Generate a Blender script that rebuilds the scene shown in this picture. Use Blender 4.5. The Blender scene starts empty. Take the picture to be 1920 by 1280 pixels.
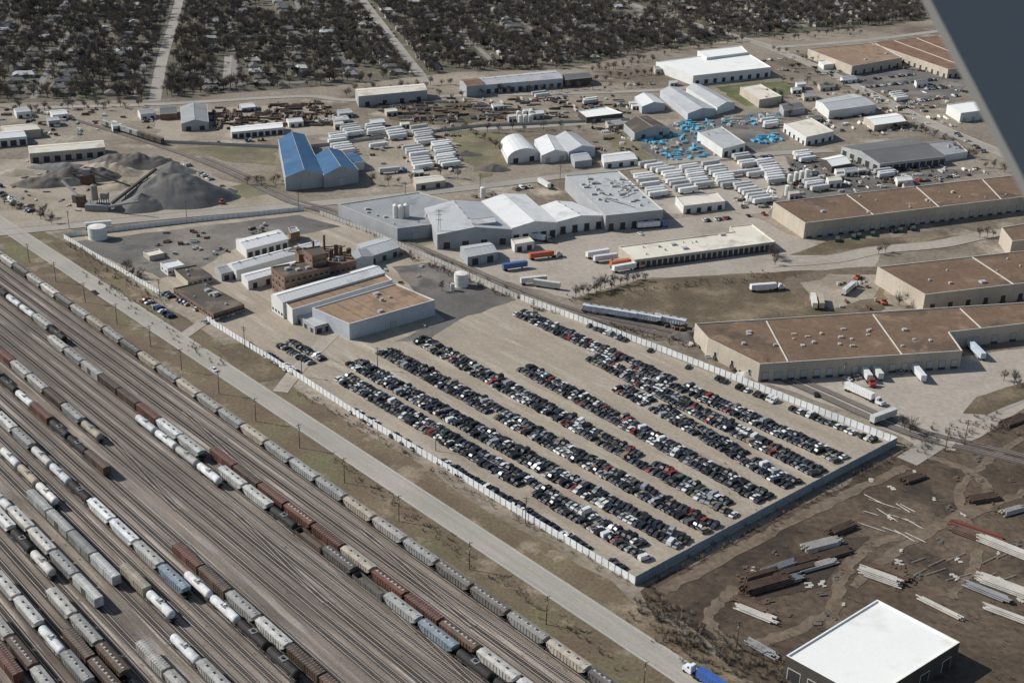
import bpy, math, random
from mathutils import Vector, Matrix, noise as MN
random.seed(7)
R=random.random; U=random.uniform; CH=random.choice
# ---------------------------------------------------------------- survey geometry
F=2300.0; PITCH=math.radians(24.1); RHO=math.atan(.03); H=240.0
r0=Vector((1,0,0)); u0=Vector((0,math.sin(PITCH),math.cos(PITCH))); fw=Vector((0,math.cos(PITCH),-math.sin(PITCH)))
cr=r0*math.cos(RHO)+u0*math.sin(RHO); cu=-r0*math.sin(RHO)+u0*math.cos(RHO)
CAM=Vector((0,0,H))
def G(x,y,z=0.0):
    d=cr*(x-960)+cu*(640-y)+fw*F
    t=(H-z)/(-d.z)
    p=CAM+d*t; p.z=z
    return p
def P(w):
    d=Vector(w)-CAM
    zc=d.dot(fw)
    return (960+F*d.dot(cr)/zc, 640-F*d.dot(cu)/zc) if zc>1 else (-9999,-9999)
e=(G(1160,1290)-G(0,475)); e.z=0; ES=e.normalized(); ET=Vector((-ES.y,ES.x,0))
def st(s,t,z=0): 
    p=ES*s+ET*t; p.z=z; return p
def ts(p): return p.dot(ES),p.dot(ET)
sc=bpy.context.scene; COL=sc.collection
LZ=[0]
def lz(k):
    LZ[0]+=1; return .04*k+.0006*(LZ[0]%60)
# ---------------------------------------------------------------- materials
MATS={}
def mk(name,c,var=.2,scale=.05,rough=.88,fine=.12,fscale=None,c2=None,c2s=.03,c2t=(.5,.6),stripe=None,axis=0,streak=None,objc=False,metal=0,c3=None,c3s=.2,c3t=(.55,.65),spec=.25,bump=0):
    if name in MATS: return MATS[name]
    m=bpy.data.materials.new(name); m.use_nodes=True; nt=m.node_tree; N=nt.nodes; L=nt.links
    b=N['Principled BSDF']; b.inputs['Roughness'].default_value=rough; b.inputs['Metallic'].default_value=metal
    b.inputs['Specular IOR Level'].default_value=spec
    tc=N.new('ShaderNodeTexCoord'); vec=tc.outputs['Object']
    def noise(s,det=6,v=None,ro=.6):
        n=N.new('ShaderNodeTexNoise'); n.inputs['Scale'].default_value=s; n.inputs['Detail'].default_value=det; n.inputs['Roughness'].default_value=ro
        L.new(v or vec,n.inputs['Vector']); return n.outputs['Fac']
    def rng(src,a,bb,lo,hi):
        n=N.new('ShaderNodeMapRange'); n.inputs[1].default_value=a;n.inputs[2].default_value=bb;n.inputs[3].default_value=lo;n.inputs[4].default_value=hi
        L.new(src,n.inputs[0]); return n.outputs[0]
    def mul(col,fac):
        n=N.new('ShaderNodeVectorMath'); n.operation='SCALE'; L.new(col,n.inputs[0]); L.new(fac,n.inputs['Scale']); return n.outputs[0]
    def mix(fac,a,bcol):
        n=N.new('ShaderNodeMix'); n.data_type='RGBA'; L.new(fac,n.inputs[0]); L.new(a,n.inputs[6]); n.inputs[7].default_value=(*bcol,1); return n.outputs[2]
    if objc:
        oi=N.new('ShaderNodeObjectInfo'); col=oi.outputs['Color']
        ad=N.new('ShaderNodeVectorMath'); ad.operation='ADD'; L.new(tc.outputs['Object'],ad.inputs[0]); 
        ml=N.new('ShaderNodeMath'); ml.operation='MULTIPLY'; ml.inputs[1].default_value=300; L.new(oi.outputs['Random'],ml.inputs[0]); L.new(ml.outputs[0],ad.inputs[1]); vec=ad.outputs[0]
    else:
        rgb=N.new('ShaderNodeRGB'); rgb.outputs[0].default_value=(*c,1); col=rgb.outputs[0]
    if streak:
        d1=N.new('ShaderNodeVectorMath'); d1.operation='DOT_PRODUCT'; d1.inputs[1].default_value=ES; L.new(tc.outputs['Object'],d1.inputs[0])
        d2=N.new('ShaderNodeVectorMath'); d2.operation='DOT_PRODUCT'; d2.inputs[1].default_value=ET; L.new(tc.outputs['Object'],d2.inputs[0])
        cb=N.new('ShaderNodeCombineXYZ')
        for src,k,i in((d1,streak[0],0),(d2,streak[1],1)):
            q=N.new('ShaderNodeMath'); q.operation='MULTIPLY'; q.inputs[1].default_value=k; L.new(src.outputs['Value'],q.inputs[0]); L.new(q.outputs[0],cb.inputs[i])
        sv=cb.outputs[0]
    if c2: col=mix(rng(noise(c2s,7),c2t[0],c2t[1],0,1),col,c2)
    if c3:
        col=mix(rng(noise(c3s,5,sv if streak else None),c3t[0],c3t[1],0,1),col,c3)
    col=mul(col,rng(noise(scale,8),.3,.7,1-var,1+var))
    if streak: col=mul(col,rng(noise(1.0,6,sv,.7),.3,.7,1-streak[2],1+streak[2]))
    if fine: col=mul(col,rng(noise(fscale or max(scale*25,1.0),3),.3,.7,1-fine,1+fine))
    if stripe:
        sx=N.new('ShaderNodeSeparateXYZ'); L.new(tc.outputs['UV'],sx.inputs[0])
        q=N.new('ShaderNodeMath'); q.operation='DIVIDE'; q.inputs[1].default_value=stripe[0]; L.new(sx.outputs[axis],q.inputs[0])
        fr=N.new('ShaderNodeMath'); fr.operation='FRACT'; L.new(q.outputs[0],fr.inputs[0])
        gt=N.new('ShaderNodeMath'); gt.operation='LESS_THAN'; gt.inputs[1].default_value=stripe[2] if len(stripe)>2 else .18; L.new(fr.outputs[0],gt.inputs[0])
        col=mul(col,rng(gt.outputs[0],0,1,1,stripe[1]))
    L.new(col,b.inputs['Base Color'])
    if bump:
        bn=N.new('ShaderNodeBump'); bn.inputs['Strength'].default_value=bump; bn.inputs['Distance'].default_value=.3
        L.new(noise(1.2,4),bn.inputs['Height']); L.new(bn.outputs[0],b.inputs['Normal'])
    MATS[name]=m; return m
# grounds
m_ground=mk('m_ground',(.27,.226,.175),.28,.012,c2=(.155,.125,.09),c2s=.01,c2t=(.47,.6),c3=(.38,.33,.26),c3s=.02,c3t=(.55,.68),fine=.25,fscale=.35)
m_resid=mk('m_resid',(.145,.128,.095),.3,.02,c2=(.115,.112,.068),c2s=.03,fine=.28,fscale=.3)
m_yard=mk('m_yard',(.225,.188,.157),.2,.02,streak=(.012,.36,.42),c2=(.135,.11,.09),c2s=.012,c2t=(.48,.66),c3=(.37,.325,.28),c3s=1.3,c3t=(.52,.62),fine=.2,fscale=1.3)
m_lot=mk('m_lot',(.365,.31,.24),.2,.02,c2=(.25,.205,.155),c2s=.02,c2t=(.48,.7),c3=(.47,.41,.335),c3s=.9,c3t=(.52,.72),streak=(.02,.14,.14),fine=.14,fscale=.6)
m_conc=mk('m_conc',(.40,.35,.29),.18,.02,c2=(.27,.23,.185),c2s=.02,c2t=(.5,.68),fine=.14,fscale=.4)
m_road=mk('m_road',(.36,.33,.285),.1,.03,streak=(.02,.5,.13),fine=.08,fscale=1)
m_street=mk('m_street',(.34,.31,.265),.14,.03,fine=.12,fscale=.7)
m_rstreet=mk('m_rstreet',(.25,.235,.21),.14,.03,fine=.12,fscale=.7)
m_asph=mk('m_asph',(.15,.138,.125),.25,.03,c2=(.22,.195,.165),c2s=.02,c3=(.1,.095,.09),c3s=.05,fine=.14,fscale=.5)
m_verge=mk('m_verge',(.165,.125,.082),.3,.04,c2=(.135,.125,.066),c2s=.02,c2t=(.5,.64),c3=(.28,.225,.16),c3s=.06,c3t=(.56,.66),fine=.28,fscale=.8)
m_field=mk('m_field',(.130,.10,.064),.3,.03,c2=(.19,.15,.10),c2s=.03,c2t=(.5,.62),fine=.28,fscale=.6)
m_sedirt=mk('m_sedirt',(.098,.071,.049),.35,.02,c2=(.155,.117,.083),c2s=.014,c2t=(.5,.66),c3=(.06,.046,.034),c3s=.035,c3t=(.52,.64),fine=.32,fscale=.4)
m_path=mk('m_path',(.19,.146,.105),.3,.08,c2=(.115,.085,.06),c2s=.08,c2t=(.48,.6),fine=.25,fscale=.5)
m_tan=mk('m_tan',(.38,.325,.255),.25,.02,c2=(.24,.20,.15),c2s=.02,c2t=(.46,.6),fine=.2,fscale=.5)
m_olive=mk('m_olive',(.165,.15,.09),.3,.03,c2=(.22,.18,.12),c2s=.04,fine=.2,fscale=.5)
m_green=mk('m_green',(.12,.135,.06),.3,.03,c2=(.2,.17,.1),c2s=.04,fine=.2)
m_ballast=mk('m_ballast',(.12,.102,.088),.25,.03,fine=.22,fscale=1.5)
m_ballast2=mk('m_ballast2',(.18,.155,.135),.25,.03,fine=.22,fscale=1.5)
m_ballast3=mk('m_ballast3',(.26,.23,.20),.25,.03,fine=.22,fscale=1.5)
m_paint=mk('m_paint',(.55,.52,.45),.2,.3)
m_yel=mk('m_yel',(.5,.38,.1),.2,.3)
m_rail=mk('m_rail',(.46,.41,.37),.2,.05,rough=.45,metal=.2)
m_tie=mk('m_tie',(.10,.08,.065),.3,.3)
m_curb=mk('m_curb',(.5,.46,.4),.1,.3)
# building mats
m_rbrown=mk('m_rbrown',(.185,.122,.08),.25,.03,c2=(.095,.068,.05),c2s=.03,c2t=(.52,.64),c3=(.25,.175,.12),c3s=.1,c3t=(.56,.7),fine=.18,fscale=.5)
m_rbrown2=mk('m_rbrown2',(.30,.205,.135),.2,.05,fine=.12,fscale=.5,stripe=(9,.72,.1),c3=(.2,.14,.1),c3s=.07)
m_rwhite=mk('m_rwhite',(.70,.70,.68),.08,.05,fine=.05,stripe=(2.4,.88,.1),c3=(.46,.45,.42),c3s=.06,c3t=(.55,.75),rough=.6)
m_rsnow=mk('m_rsnow',(.86,.85,.80),.03,.05,fine=.03,rough=.6,stripe=(6,.97,.03),c3=(.72,.70,.64),c3s=.07,c3t=(.56,.75))
m_rcream=mk('m_rcream',(.70,.65,.54),.1,.05,c3=(.45,.41,.34),c3s=.08,c3t=(.52,.7),fine=.08)
m_rgrey=mk('m_rgrey',(.32,.325,.325),.12,.04,fine=.08,stripe=(3,.88,.12),c3=(.22,.22,.215),c3s=.06,c3t=(.54,.7),rough=.65)
m_rlgrey=mk('m_rlgrey',(.46,.47,.47),.12,.04,fine=.08,stripe=(3,.86,.12),c3=(.33,.33,.32),c3s=.06,c3t=(.54,.7),rough=.65)
m_rdark=mk('m_rdark',(.10,.085,.07),.25,.06,c3=(.17,.14,.11),c3s=.1,fine=.15)
m_rdgrey=mk('m_rdgrey',(.16,.155,.15),.15,.05,stripe=(3,.85,.12),rough=.6)
m_rblue=mk('m_rblue',(.045,.12,.23),.16,.06,fine=.1,stripe=(2.5,.78,.12),rough=.6,c3=(.08,.15,.23),c3s=.08,c3t=(.52,.7))
m_rrust=mk('m_rrust',(.22,.13,.085),.3,.1,fine=.2,stripe=(2,.85,.12))
m_wtan=mk('m_wtan',(.47,.41,.33),.14,.06,fine=.1,stripe=(7,.8,.04))
m_wwhite=mk('m_wwhite',(.66,.66,.63),.1,.08,fine=.08,stripe=(1.4,.88,.15))
m_wgrey=mk('m_wgrey',(.36,.37,.38),.12,.08,fine=.06,stripe=(1.4,.88,.15))
m_wblue=mk('m_wblue',(.46,.48,.51),.12,.08,fine=.08,stripe=(1.6,.86,.15))
m_wbrick=mk('m_wbrick',(.22,.14,.10),.25,.15,fine=.2,c3=(.14,.095,.07),c3s=.2)
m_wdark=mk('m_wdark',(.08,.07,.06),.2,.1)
m_door=mk('m_door',(.05,.05,.052),.2,.2,rough=.5)
m_doorl=mk('m_doorl',(.42,.42,.40),.1,.2)
m_glass=mk('m_glass',(.03,.035,.045),.1,.2,rough=.3,spec=.4)
m_unit=mk('m_unit',(.42,.42,.40),.12,.5,rough=.5)
m_trim=mk('m_trim',(.56,.53,.47),.12,.3)
m_steel=mk('m_steel',(.25,.25,.25),.2,.3,rough=.6)
m_rust=mk('m_rust',(.13,.085,.062),.35,.3,fine=.2)
m_tank=mk('m_tank',(.72,.70,.64),.08,.15,c3=(.45,.36,.26),c3s=.4,c3t=(.66,.75))
m_cement=mk('m_cement',(.26,.24,.21),.15,.15)
m_fwhite=mk('m_fwhite',(.74,.75,.74),.12,.08,fine=.1,fscale=.7)
m_fgrey=mk('m_fgrey',(.42,.42,.40),.15,.08,fine=.1)
m_fshade=mk('m_fshade',(.26,.30,.345),.16,.08,fine=.18)  # bluish dark tone of a fence face in shade, put into the base colour
m_wood=mk('m_wood',(.12,.085,.06),.2,.5)
m_gravel=mk('m_gravel',(.20,.19,.175),.2,.08,fine=.15,bump=.3,c2=(.125,.12,.118),c2s=.03,c2t=(.45,.6))
m_gravd=mk('m_gravd',(.145,.128,.11),.3,.1,fine=.25,bump=.4,c2=(.09,.085,.08),c2s=.05)
m_body=mk('m_carbody',(1,1,1),.15,.5,rough=.45,objc=True,spec=.4,fine=.1,fscale=2)
m_rc=mk('m_railcar',(1,1,1),.28,.35,rough=.7,objc=True,fine=.2,fscale=2.5)
m_rcd=mk('m_railcar_under',(.045,.038,.032),.2,.5)
m_tire=mk('m_tire',(.02,.02,.02),0,1,fine=0)
m_roofo=mk('m_houseroof',(1,1,1),.2,.3,objc=True,fine=.1)
m_housew=mk('m_housewall',(.42,.38,.32),.2,.02,fine=.1)
m_twig=mk('m_twig',(.125,.110,.097),.3,.3,fine=.25)
m_twig2=mk('m_twig2',(.095,.085,.077),.3,.3,fine=.25)
m_bark=mk('m_bark',(.10,.085,.07),.2,.5)
m_leaf=mk('m_leaf',(.045,.05,.030),.35,.5,fine=.3)
m_leaf2=mk('m_leaf2',(.075,.078,.045),.35,.5,fine=.3)
m_dry=mk('m_dry',(.19,.15,.105),.3,.5,fine=.3)
m_wrap=mk('m_bluewrap',(.14,.40,.54),.2,.2,rough=.5)
m_pipew=mk('m_pipew',(.48,.45,.4),.2,.3)
m_wing=mk('m_wingskin',(.245,.25,.245),.03,1,fine=.02,rough=.6)
# ---------------------------------------------------------------- mesh builder
class MB:
    def __init__(s): s.v=[];s.f=[];s.m=[];s.uv=[];s.mats=[]
    def mi(s,m):
        if m not in s.mats: s.mats.append(m)
        return s.mats.index(m)
    def face(s,pts,m,uv=None):
        i=len(s.v); s.v+= [tuple(p) for p in pts]; s.f.append(tuple(range(i,i+len(pts)))); s.m.append(s.mi(m))
        s.uv+= uv if uv else [(p[0],p[1]) for p in pts]
    def wall(s,a,b,z0,z1,m):
        l=(Vector((b[0],b[1]))-Vector((a[0],a[1]))).length
        s.face([(a[0],a[1],z0),(b[0],b[1],z0),(b[0],b[1],z1),(a[0],a[1],z1)],m,[(0,z0),(l,z0),(l,z1),(0,z1)])
    def box(s,c,d,m,ang=0,top=None,taper=1,bottom=False):
        ca,sa=math.cos(ang),math.sin(ang); x,y,z=d[0]/2,d[1]/2,d[2]
        def q(a,b,k,t=1): a*=t;b*=t; return (c[0]+a*ca-b*sa,c[1]+a*sa+b*ca,c[2]+k)
        lo=[q(-x,-y,0),q(x,-y,0),q(x,y,0),q(-x,y,0)]; hi=[q(-x,-y,z,taper),q(x,-y,z,taper),q(x,y,z,taper),q(-x,y,z,taper)]
        for i in range(4):
            j=(i+1)%4; l=d[i%2]; s.face([lo[i],lo[j],hi[j],hi[i]],m,[(0,0),(l,0),(l,z),(0,z)])
        s.face(hi,top or m)
        if bottom: s.face(lo[::-1],m)
    def cyl(s,c,r,h,m,n=12,r2=None,cap=None,top=None):
        r2=r if r2 is None else r2
        a=[(math.cos(2*math.pi*i/n),math.sin(2*math.pi*i/n)) for i in range(n)]
        lo=[(c[0]+r*x,c[1]+r*y,c[2]) for x,y in a]; hi=[(c[0]+r2*x,c[1]+r2*y,c[2]+h) for x,y in a]
        for i in range(n): s.face([lo[i],lo[(i+1)%n],hi[(i+1)%n],hi[i]],m)
        if cap:
            ap=(c[0],c[1],c[2]+h+cap)
            for i in range(n): s.face([hi[i],hi[(i+1)%n],ap],top or m)
        else: s.face(hi,top or m)
    def tube(s,p,q,r,m,n=5,r2=None):
        p=Vector(p);q=Vector(q); d=(q-p).normalized(); r2=r if r2 is None else r2
        a=d.orthogonal().normalized(); b=d.cross(a)
        L0=[p+(a*math.cos(2*math.pi*i/n)+b*math.sin(2*math.pi*i/n))*r for i in range(n)]
        L1=[q+(a*math.cos(2*math.pi*i/n)+b*math.sin(2*math.pi*i/n))*r2 for i in range(n)]
        for i in range(n): s.face([L0[i],L0[(i+1)%n],L1[(i+1)%n],L1[i]],m)
        s.face(L1,m); s.face(L0[::-1],m)
    def extr(s,prof,y0,y1,m,side=None):
        n=len(prof)
        for i in range(n):
            a=prof[i];b=prof[(i+1)%n]
            s.face([(a[0],y0,a[1]),(a[0],y1,a[1]),(b[0],y1,b[1]),(b[0],y0,b[1])],m,[(a[0],y0),(a[0],y1),(b[0],y1),(b[0],y0)])
        s.face([(a,y0,z) for a,z in prof],side or m,[(a,z) for a,z in prof]); s.face([(a,y1,z) for a,z in prof][::-1],side or m,[(a,z) for a,z in prof][::-1])
    def mesh(s,name,org=(0,0,0)):
        me=bpy.data.meshes.new(name); o=Vector(org)
        me.from_pydata([(v[0]-o.x,v[1]-o.y,v[2]-o.z) for v in s.v],[],s.f)
        for m in s.mats: me.materials.append(m)
        me.polygons.foreach_set('material_index',s.m)
        ul=me.uv_layers.new(name='UVMap'); flat=[c for u in s.uv for c in (u[0],u[1])]
        ul.data.foreach_set('uv',flat); me.update(); return me
    def obj(s,name,org=None):
        if org is None:
            xs=[v[0] for v in s.v];ys=[v[1] for v in s.v]; org=((min(xs)+max(xs))/2,(min(ys)+max(ys))/2,0)
        o=bpy.data.objects.new(name,s.mesh(name,org)); o.location=org; COL.objects.link(o); return o
def inst(name,me,loc,ang=0,color=(1,1,1),sc_=1):
    o=bpy.data.objects.new(name,me); o.location=loc; o.rotation_euler=(0,0,ang); o.color=(*color,1); o.scale=(sc_,)*3; COL.objects.link(o); return o
# ---------------------------------------------------------------- ground sheets
def sheet(name,pts,m,k,wob=0,step=8):
    out=[]
    n=len(pts)
    for i in range(n):
        a=pts[i];b=pts[(i+1)%n]; out.append(a)
        if wob:
            c=min(60,int((b-a).length/step))
            for j in range(1,c):
                p=a.lerp(b,j/c); w2=wob*2*MN.noise(p*.05); out.append(Vector((p.x+U(-wob,wob)+w2,p.y+U(-wob,wob)+w2,0)))
    z=lz(k) if k else 0
    mb=MB(); mb.face([(p.x,p.y,z) for p in out],m); return mb.obj(name,(0,0,0))
def pxp(l): return [G(*p) for p in l]
def ribbon(name,pts,w,m,k,curb=False,line=None,wob=0):
    mb=MB(); n=len(pts); L=[];Rr=[]
    for i,p in enumerate(pts):
        d=((pts[min(i+1,n-1)]-pts[max(i-1,0)])); d.z=0; d.normalize(); q=Vector((-d.y,d.x,0))
        L.append(p+q*(w/2+U(-wob,wob)));Rr.append(p-q*(w/2+U(-wob,wob)))
    z=lz(k)
    for i in range(n-1):
        mb.face([(*Rr[i].xy,z),(*Rr[i+1].xy,z),(*L[i+1].xy,z),(*L[i].xy,z)],m)
        if curb:
            for E in(L,Rr):
                a,b=E[i],E[i+1]; c=(a+b)/2; d=b-a
                mb.box((c.x,c.y,z-.02),(d.length,.18,.16),m_curb,math.atan2(d.y,d.x))
    return mb.obj(name,(0,0,0))
def smooth(pts,n=8):
    out=[]
    for i in range(len(pts)-1):
        a=pts[max(i-1,0)];b=pts[i];c=pts[i+1];d=pts[min(i+2,len(pts)-1)]
        for j in range(n):
            t=j/n; out.append(.5*((2*b)+(c-a)*t+(2*a-5*b+4*c-d)*t*t+(3*b-a-3*c+d)*t*t*t))
    out.append(pts[-1]); return out
S=16000
sheet('ground',[Vector((-S,-S,0)),Vector((S,-S,0)),Vector((S,S,0)),Vector((-S,S,0))],m_ground,0)
BND=[(-400,205),(290,186),(660,158),(860,135),(1060,130),(1230,95),(1450,66),(1520,60),(1640,50),(1800,30),(2400,-10)]
def bnd(x):
    if x<=BND[0][0]: return BND[0][1]
    for a,b in zip(BND,BND[1:]):
        if x<=b[0]: return a[1]+(b[1]-a[1])*(x-a[0])/(b[0]-a[0])
    return BND[-1][1]
sheet('residential_ground',pxp(BND)+[Vector((9000,9000,0)),Vector((-9000,9000,0))],m_resid,1)
sheet('rail_yard_ground',[st(-1600,222),st(-1600,-250),st(200,-250),st(200,222)],m_yard,1)
sheet('roadside_verge',[st(-720,222),st(100,222),st(100,256),st(-720,256)],m_verge,1,1.0)
sheet('salvage_lot_pavement',pxp([(120,447),(570,395),(700,440),(975,560),(1680,832),(1190,1094),(390,605),(305,553)]),m_lot,2)
sheet('asphalt_apron',pxp([(130,455),(560,403),(640,425),(560,440),(440,447),(450,462),(380,500),(300,522),(240,500)]),m_asph,3,1.2)
sheet('asphalt_apron',pxp([(735,500),(805,492),(968,562),(860,600),(800,640),(740,640),(835,600)]),m_asph,3,1)
sheet('dry_grass_field',pxp([(1080,560),(1200,524),(1480,507),(1650,500),(1665,560),(1640,590),(1310,606),(1130,585)]),m_field,2,2)
sheet('dirt_patch',pxp([(1475,520),(1560,505),(1648,503),(1655,572),(1570,585),(1505,580)]),m_path,3,4)
sheet('dirt_patch',pxp([(1500,530),(1570,515),(1645,515),(1640,560),(1540,572)]),m_tan,4,4)
sheet('truck_yard_pavement',pxp([(790,462),(905,440),(1150,420),(1400,400),(1460,430),(1560,470),(1650,478),(1640,500),(1480,508),(1200,523),(1070,560),(940,525)]),m_conc,2,1)
sheet('loading_yard_pavement',pxp([(1425,715),(1810,668),(2300,600),(2300,720),(1930,760),(1790,845),(1720,838),(1600,775)]),m_conc,3,.8)
sheet('storage_yard_dirt',pxp([(1200,1108),(1340,1212),(1440,1290),(1600,1450),(2600,1500),(2600,700),(1930,762),(1790,838),(1700,840)]),m_sedirt,1,2)
sheet('gravel_plant_ground',pxp([(-250,320),(150,290),(330,300),(450,345),(570,385),(120,425),(-200,450)]),m_tan,2,2)
sheet('sandy_lot',pxp([(290,212),(600,192),(660,250),(300,268)]),m_tan,2,3)
sheet('grass_patch',pxp([(330,278),(520,275),(520,310),(420,302)]),m_olive,3,3)
sheet('grass_patch',pxp([(840,240),(1000,250),(960,310),(900,335),(850,290)]),m_olive,2,3)
sheet('grass_patch',pxp([(1340,163),(1470,153),(1510,168),(1400,200)]),m_green,2,3)
sheet('grass_patch',pxp([(430,350),(520,330),(520,362),(460,372)]),m_olive,3,2)
sheet('grass_patch',pxp([(1130,255),(1180,245),(1230,300),(1170,300)]),m_olive,3,2)
sheet('grass_patch',pxp([(395,648),(470,640),(560,705),(470,722)]),m_field,2,1)
sheet('grass_patch',pxp([(95,455),(135,455),(240,520),(160,530)]),m_field,3,1)
sheet('supply_yard_pavement',pxp([(1180,262),(1260,232),(1440,210),(1480,262),(1390,290),(1250,308)]),m_asph,2,1)
sheet('parking_lot_pavement',pxp([(1540,128),(1640,110),(1820,150),(1790,185),(1700,180),(1600,160)]),m_asph,2,1)
sheet('parking_lot_pavement',pxp([(1480,300),(1600,305),(1790,318),(1860,322),(1620,368),(1470,372)]),m_asph,2,1)
sheet('landscaped_island',pxp([(1805,775),(1830,745),(1960,705),(1960,735),(1850,778)]),m_field,6,.6)
sheet('landscaped_island',pxp([(1480,478),(1560,450),(1800,440),(1690,462),(1560,478)]),m_field,3,.6)
sheet('yard_gravel',pxp([(690,200),(900,190),(1000,225),(760,235)]),m_field,2,3)
sheet('sandy_lot',pxp([(680,255),(840,240),(870,320),(760,345),(690,320)]),m_tan,2,3)
sheet('sandy_lot',pxp([(1180,320),(1470,292),(1470,360),(1440,400),(1240,400)]),m_conc,2,3)
sheet('stack_ground',pxp([(1385,1095),(1480,1055),(1560,1010),(1630,1005),(1590,1055),(1500,1110),(1420,1125)]),mk('m_stackdirt',(.06,.046,.036),.3,.05,fine=.3),2,3)
# streets
sr,tr=ts(G(740,905))
rd=[st(s,tr) for s in range(-1500,200,20)]
ribbon('main_road',rd,10.5,m_road,5); RZ=.04*5+.0006*(LZ[0]%60)+.006
mb=MB()
for off,m in((4.6,m_paint),(-4.6,m_paint)):
    a,b=st(-1500,tr+off),st(180,tr+off); q=ET*.09
    mb.face([(*(a-q).xy,RZ),(*(b-q).xy,RZ),(*(b+q).xy,RZ),(*(a+q).xy,RZ)],m)
s=-900
while s<150:
    a,b=st(s,tr),st(s+3,tr); q=ET*.08; mb.face([(*(a-q).xy,RZ),(*(b-q).xy,RZ),(*(b+q).xy,RZ),(*(a+q).xy,RZ)],m_yel); s+=12
mb.obj('road_markings',(0,0,0))
ribbon('cross_street',smooth(pxp([(-250,462),(0,437),(130,424),(350,403),(560,385),(740,368),(900,350),(1050,331),(1250,305),(1450,288),(1560,282)])),11,m_street,4,True)
ribbon('cross_street',smooth(pxp([(-300,212),(0,204),(290,196),(560,181),(660,188),(860,180),(1180,172),(1330,160),(1430,142)])),10,m_street,4,True)
ribbon('cross_street',smooth(pxp([(2000,350),(1900,298),(1730,225),(1560,140),(1440,88),(1330,55),(1180,8),(1050,-35)])),13,m_street,5,True)
ribbon('cross_street',smooth(pxp([(1440,90),(1600,78),(1750,60),(2000,25)])),11,m_street,4)
ribbon('residential_street',smooth(pxp([(290,190),(305,110),(325,45),(340,-15)])),10,m_street,4)
ribbon('residential_street',smooth(pxp([(805,160),(760,105),(680,0),(640,-55)])),10,m_street,4)
ribbon('residential_street',smooth(pxp([(425,150),(428,105)])),7,m_street,3)
ribbon('residential_street',smooth(pxp([(240,30),(262,0),(270,-30)])),7,m_street,3)
ribbon('service_road',smooth(pxp([(600,262),(760,245),(950,240),(1180,228)])),8,m_street,3)
ribbon('service_road',smooth(pxp([(1440,495),(1560,486),(1640,470),(1760,458),(1850,440),(1960,428)])),12,m_conc,4,True)
ribbon('service_road',smooth(pxp([(1700,865),(1780,815),(1850,770),(1960,725)])),9,m_street,4)
ribbon('service_road',smooth(pxp([(1770,835),(1830,780),(1960,690)])),6,m_conc,5)
ribbon('lot_entrance_road',pxp([(640,610),(560,690),(525,735)]),7,m_conc,4)
ribbon('lot_entrance_road',pxp([(380,605),(330,640)]),6,m_conc,4)
for l,w_ in [([(1720,850),(1820,885),(1850,930),(1760,985),(1640,1020),(1580,1080),(1560,1180)],4.5),([(1960,800),(1850,865),(1800,930),(1830,1040),(1780,1120)],3.5),([(1240,1110),(1400,1020),(1560,940),(1700,875)],4.5),([(1600,1100),(1700,1020),(1830,960),(1930,920)],3.5),([(1380,1100),(1330,1160),(1400,1210),(1560,1150)],4)]:
    ribbon('dirt_track',smooth(pxp(l),12),w_,m_path,random.randint(2,3),wob=.9)
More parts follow.
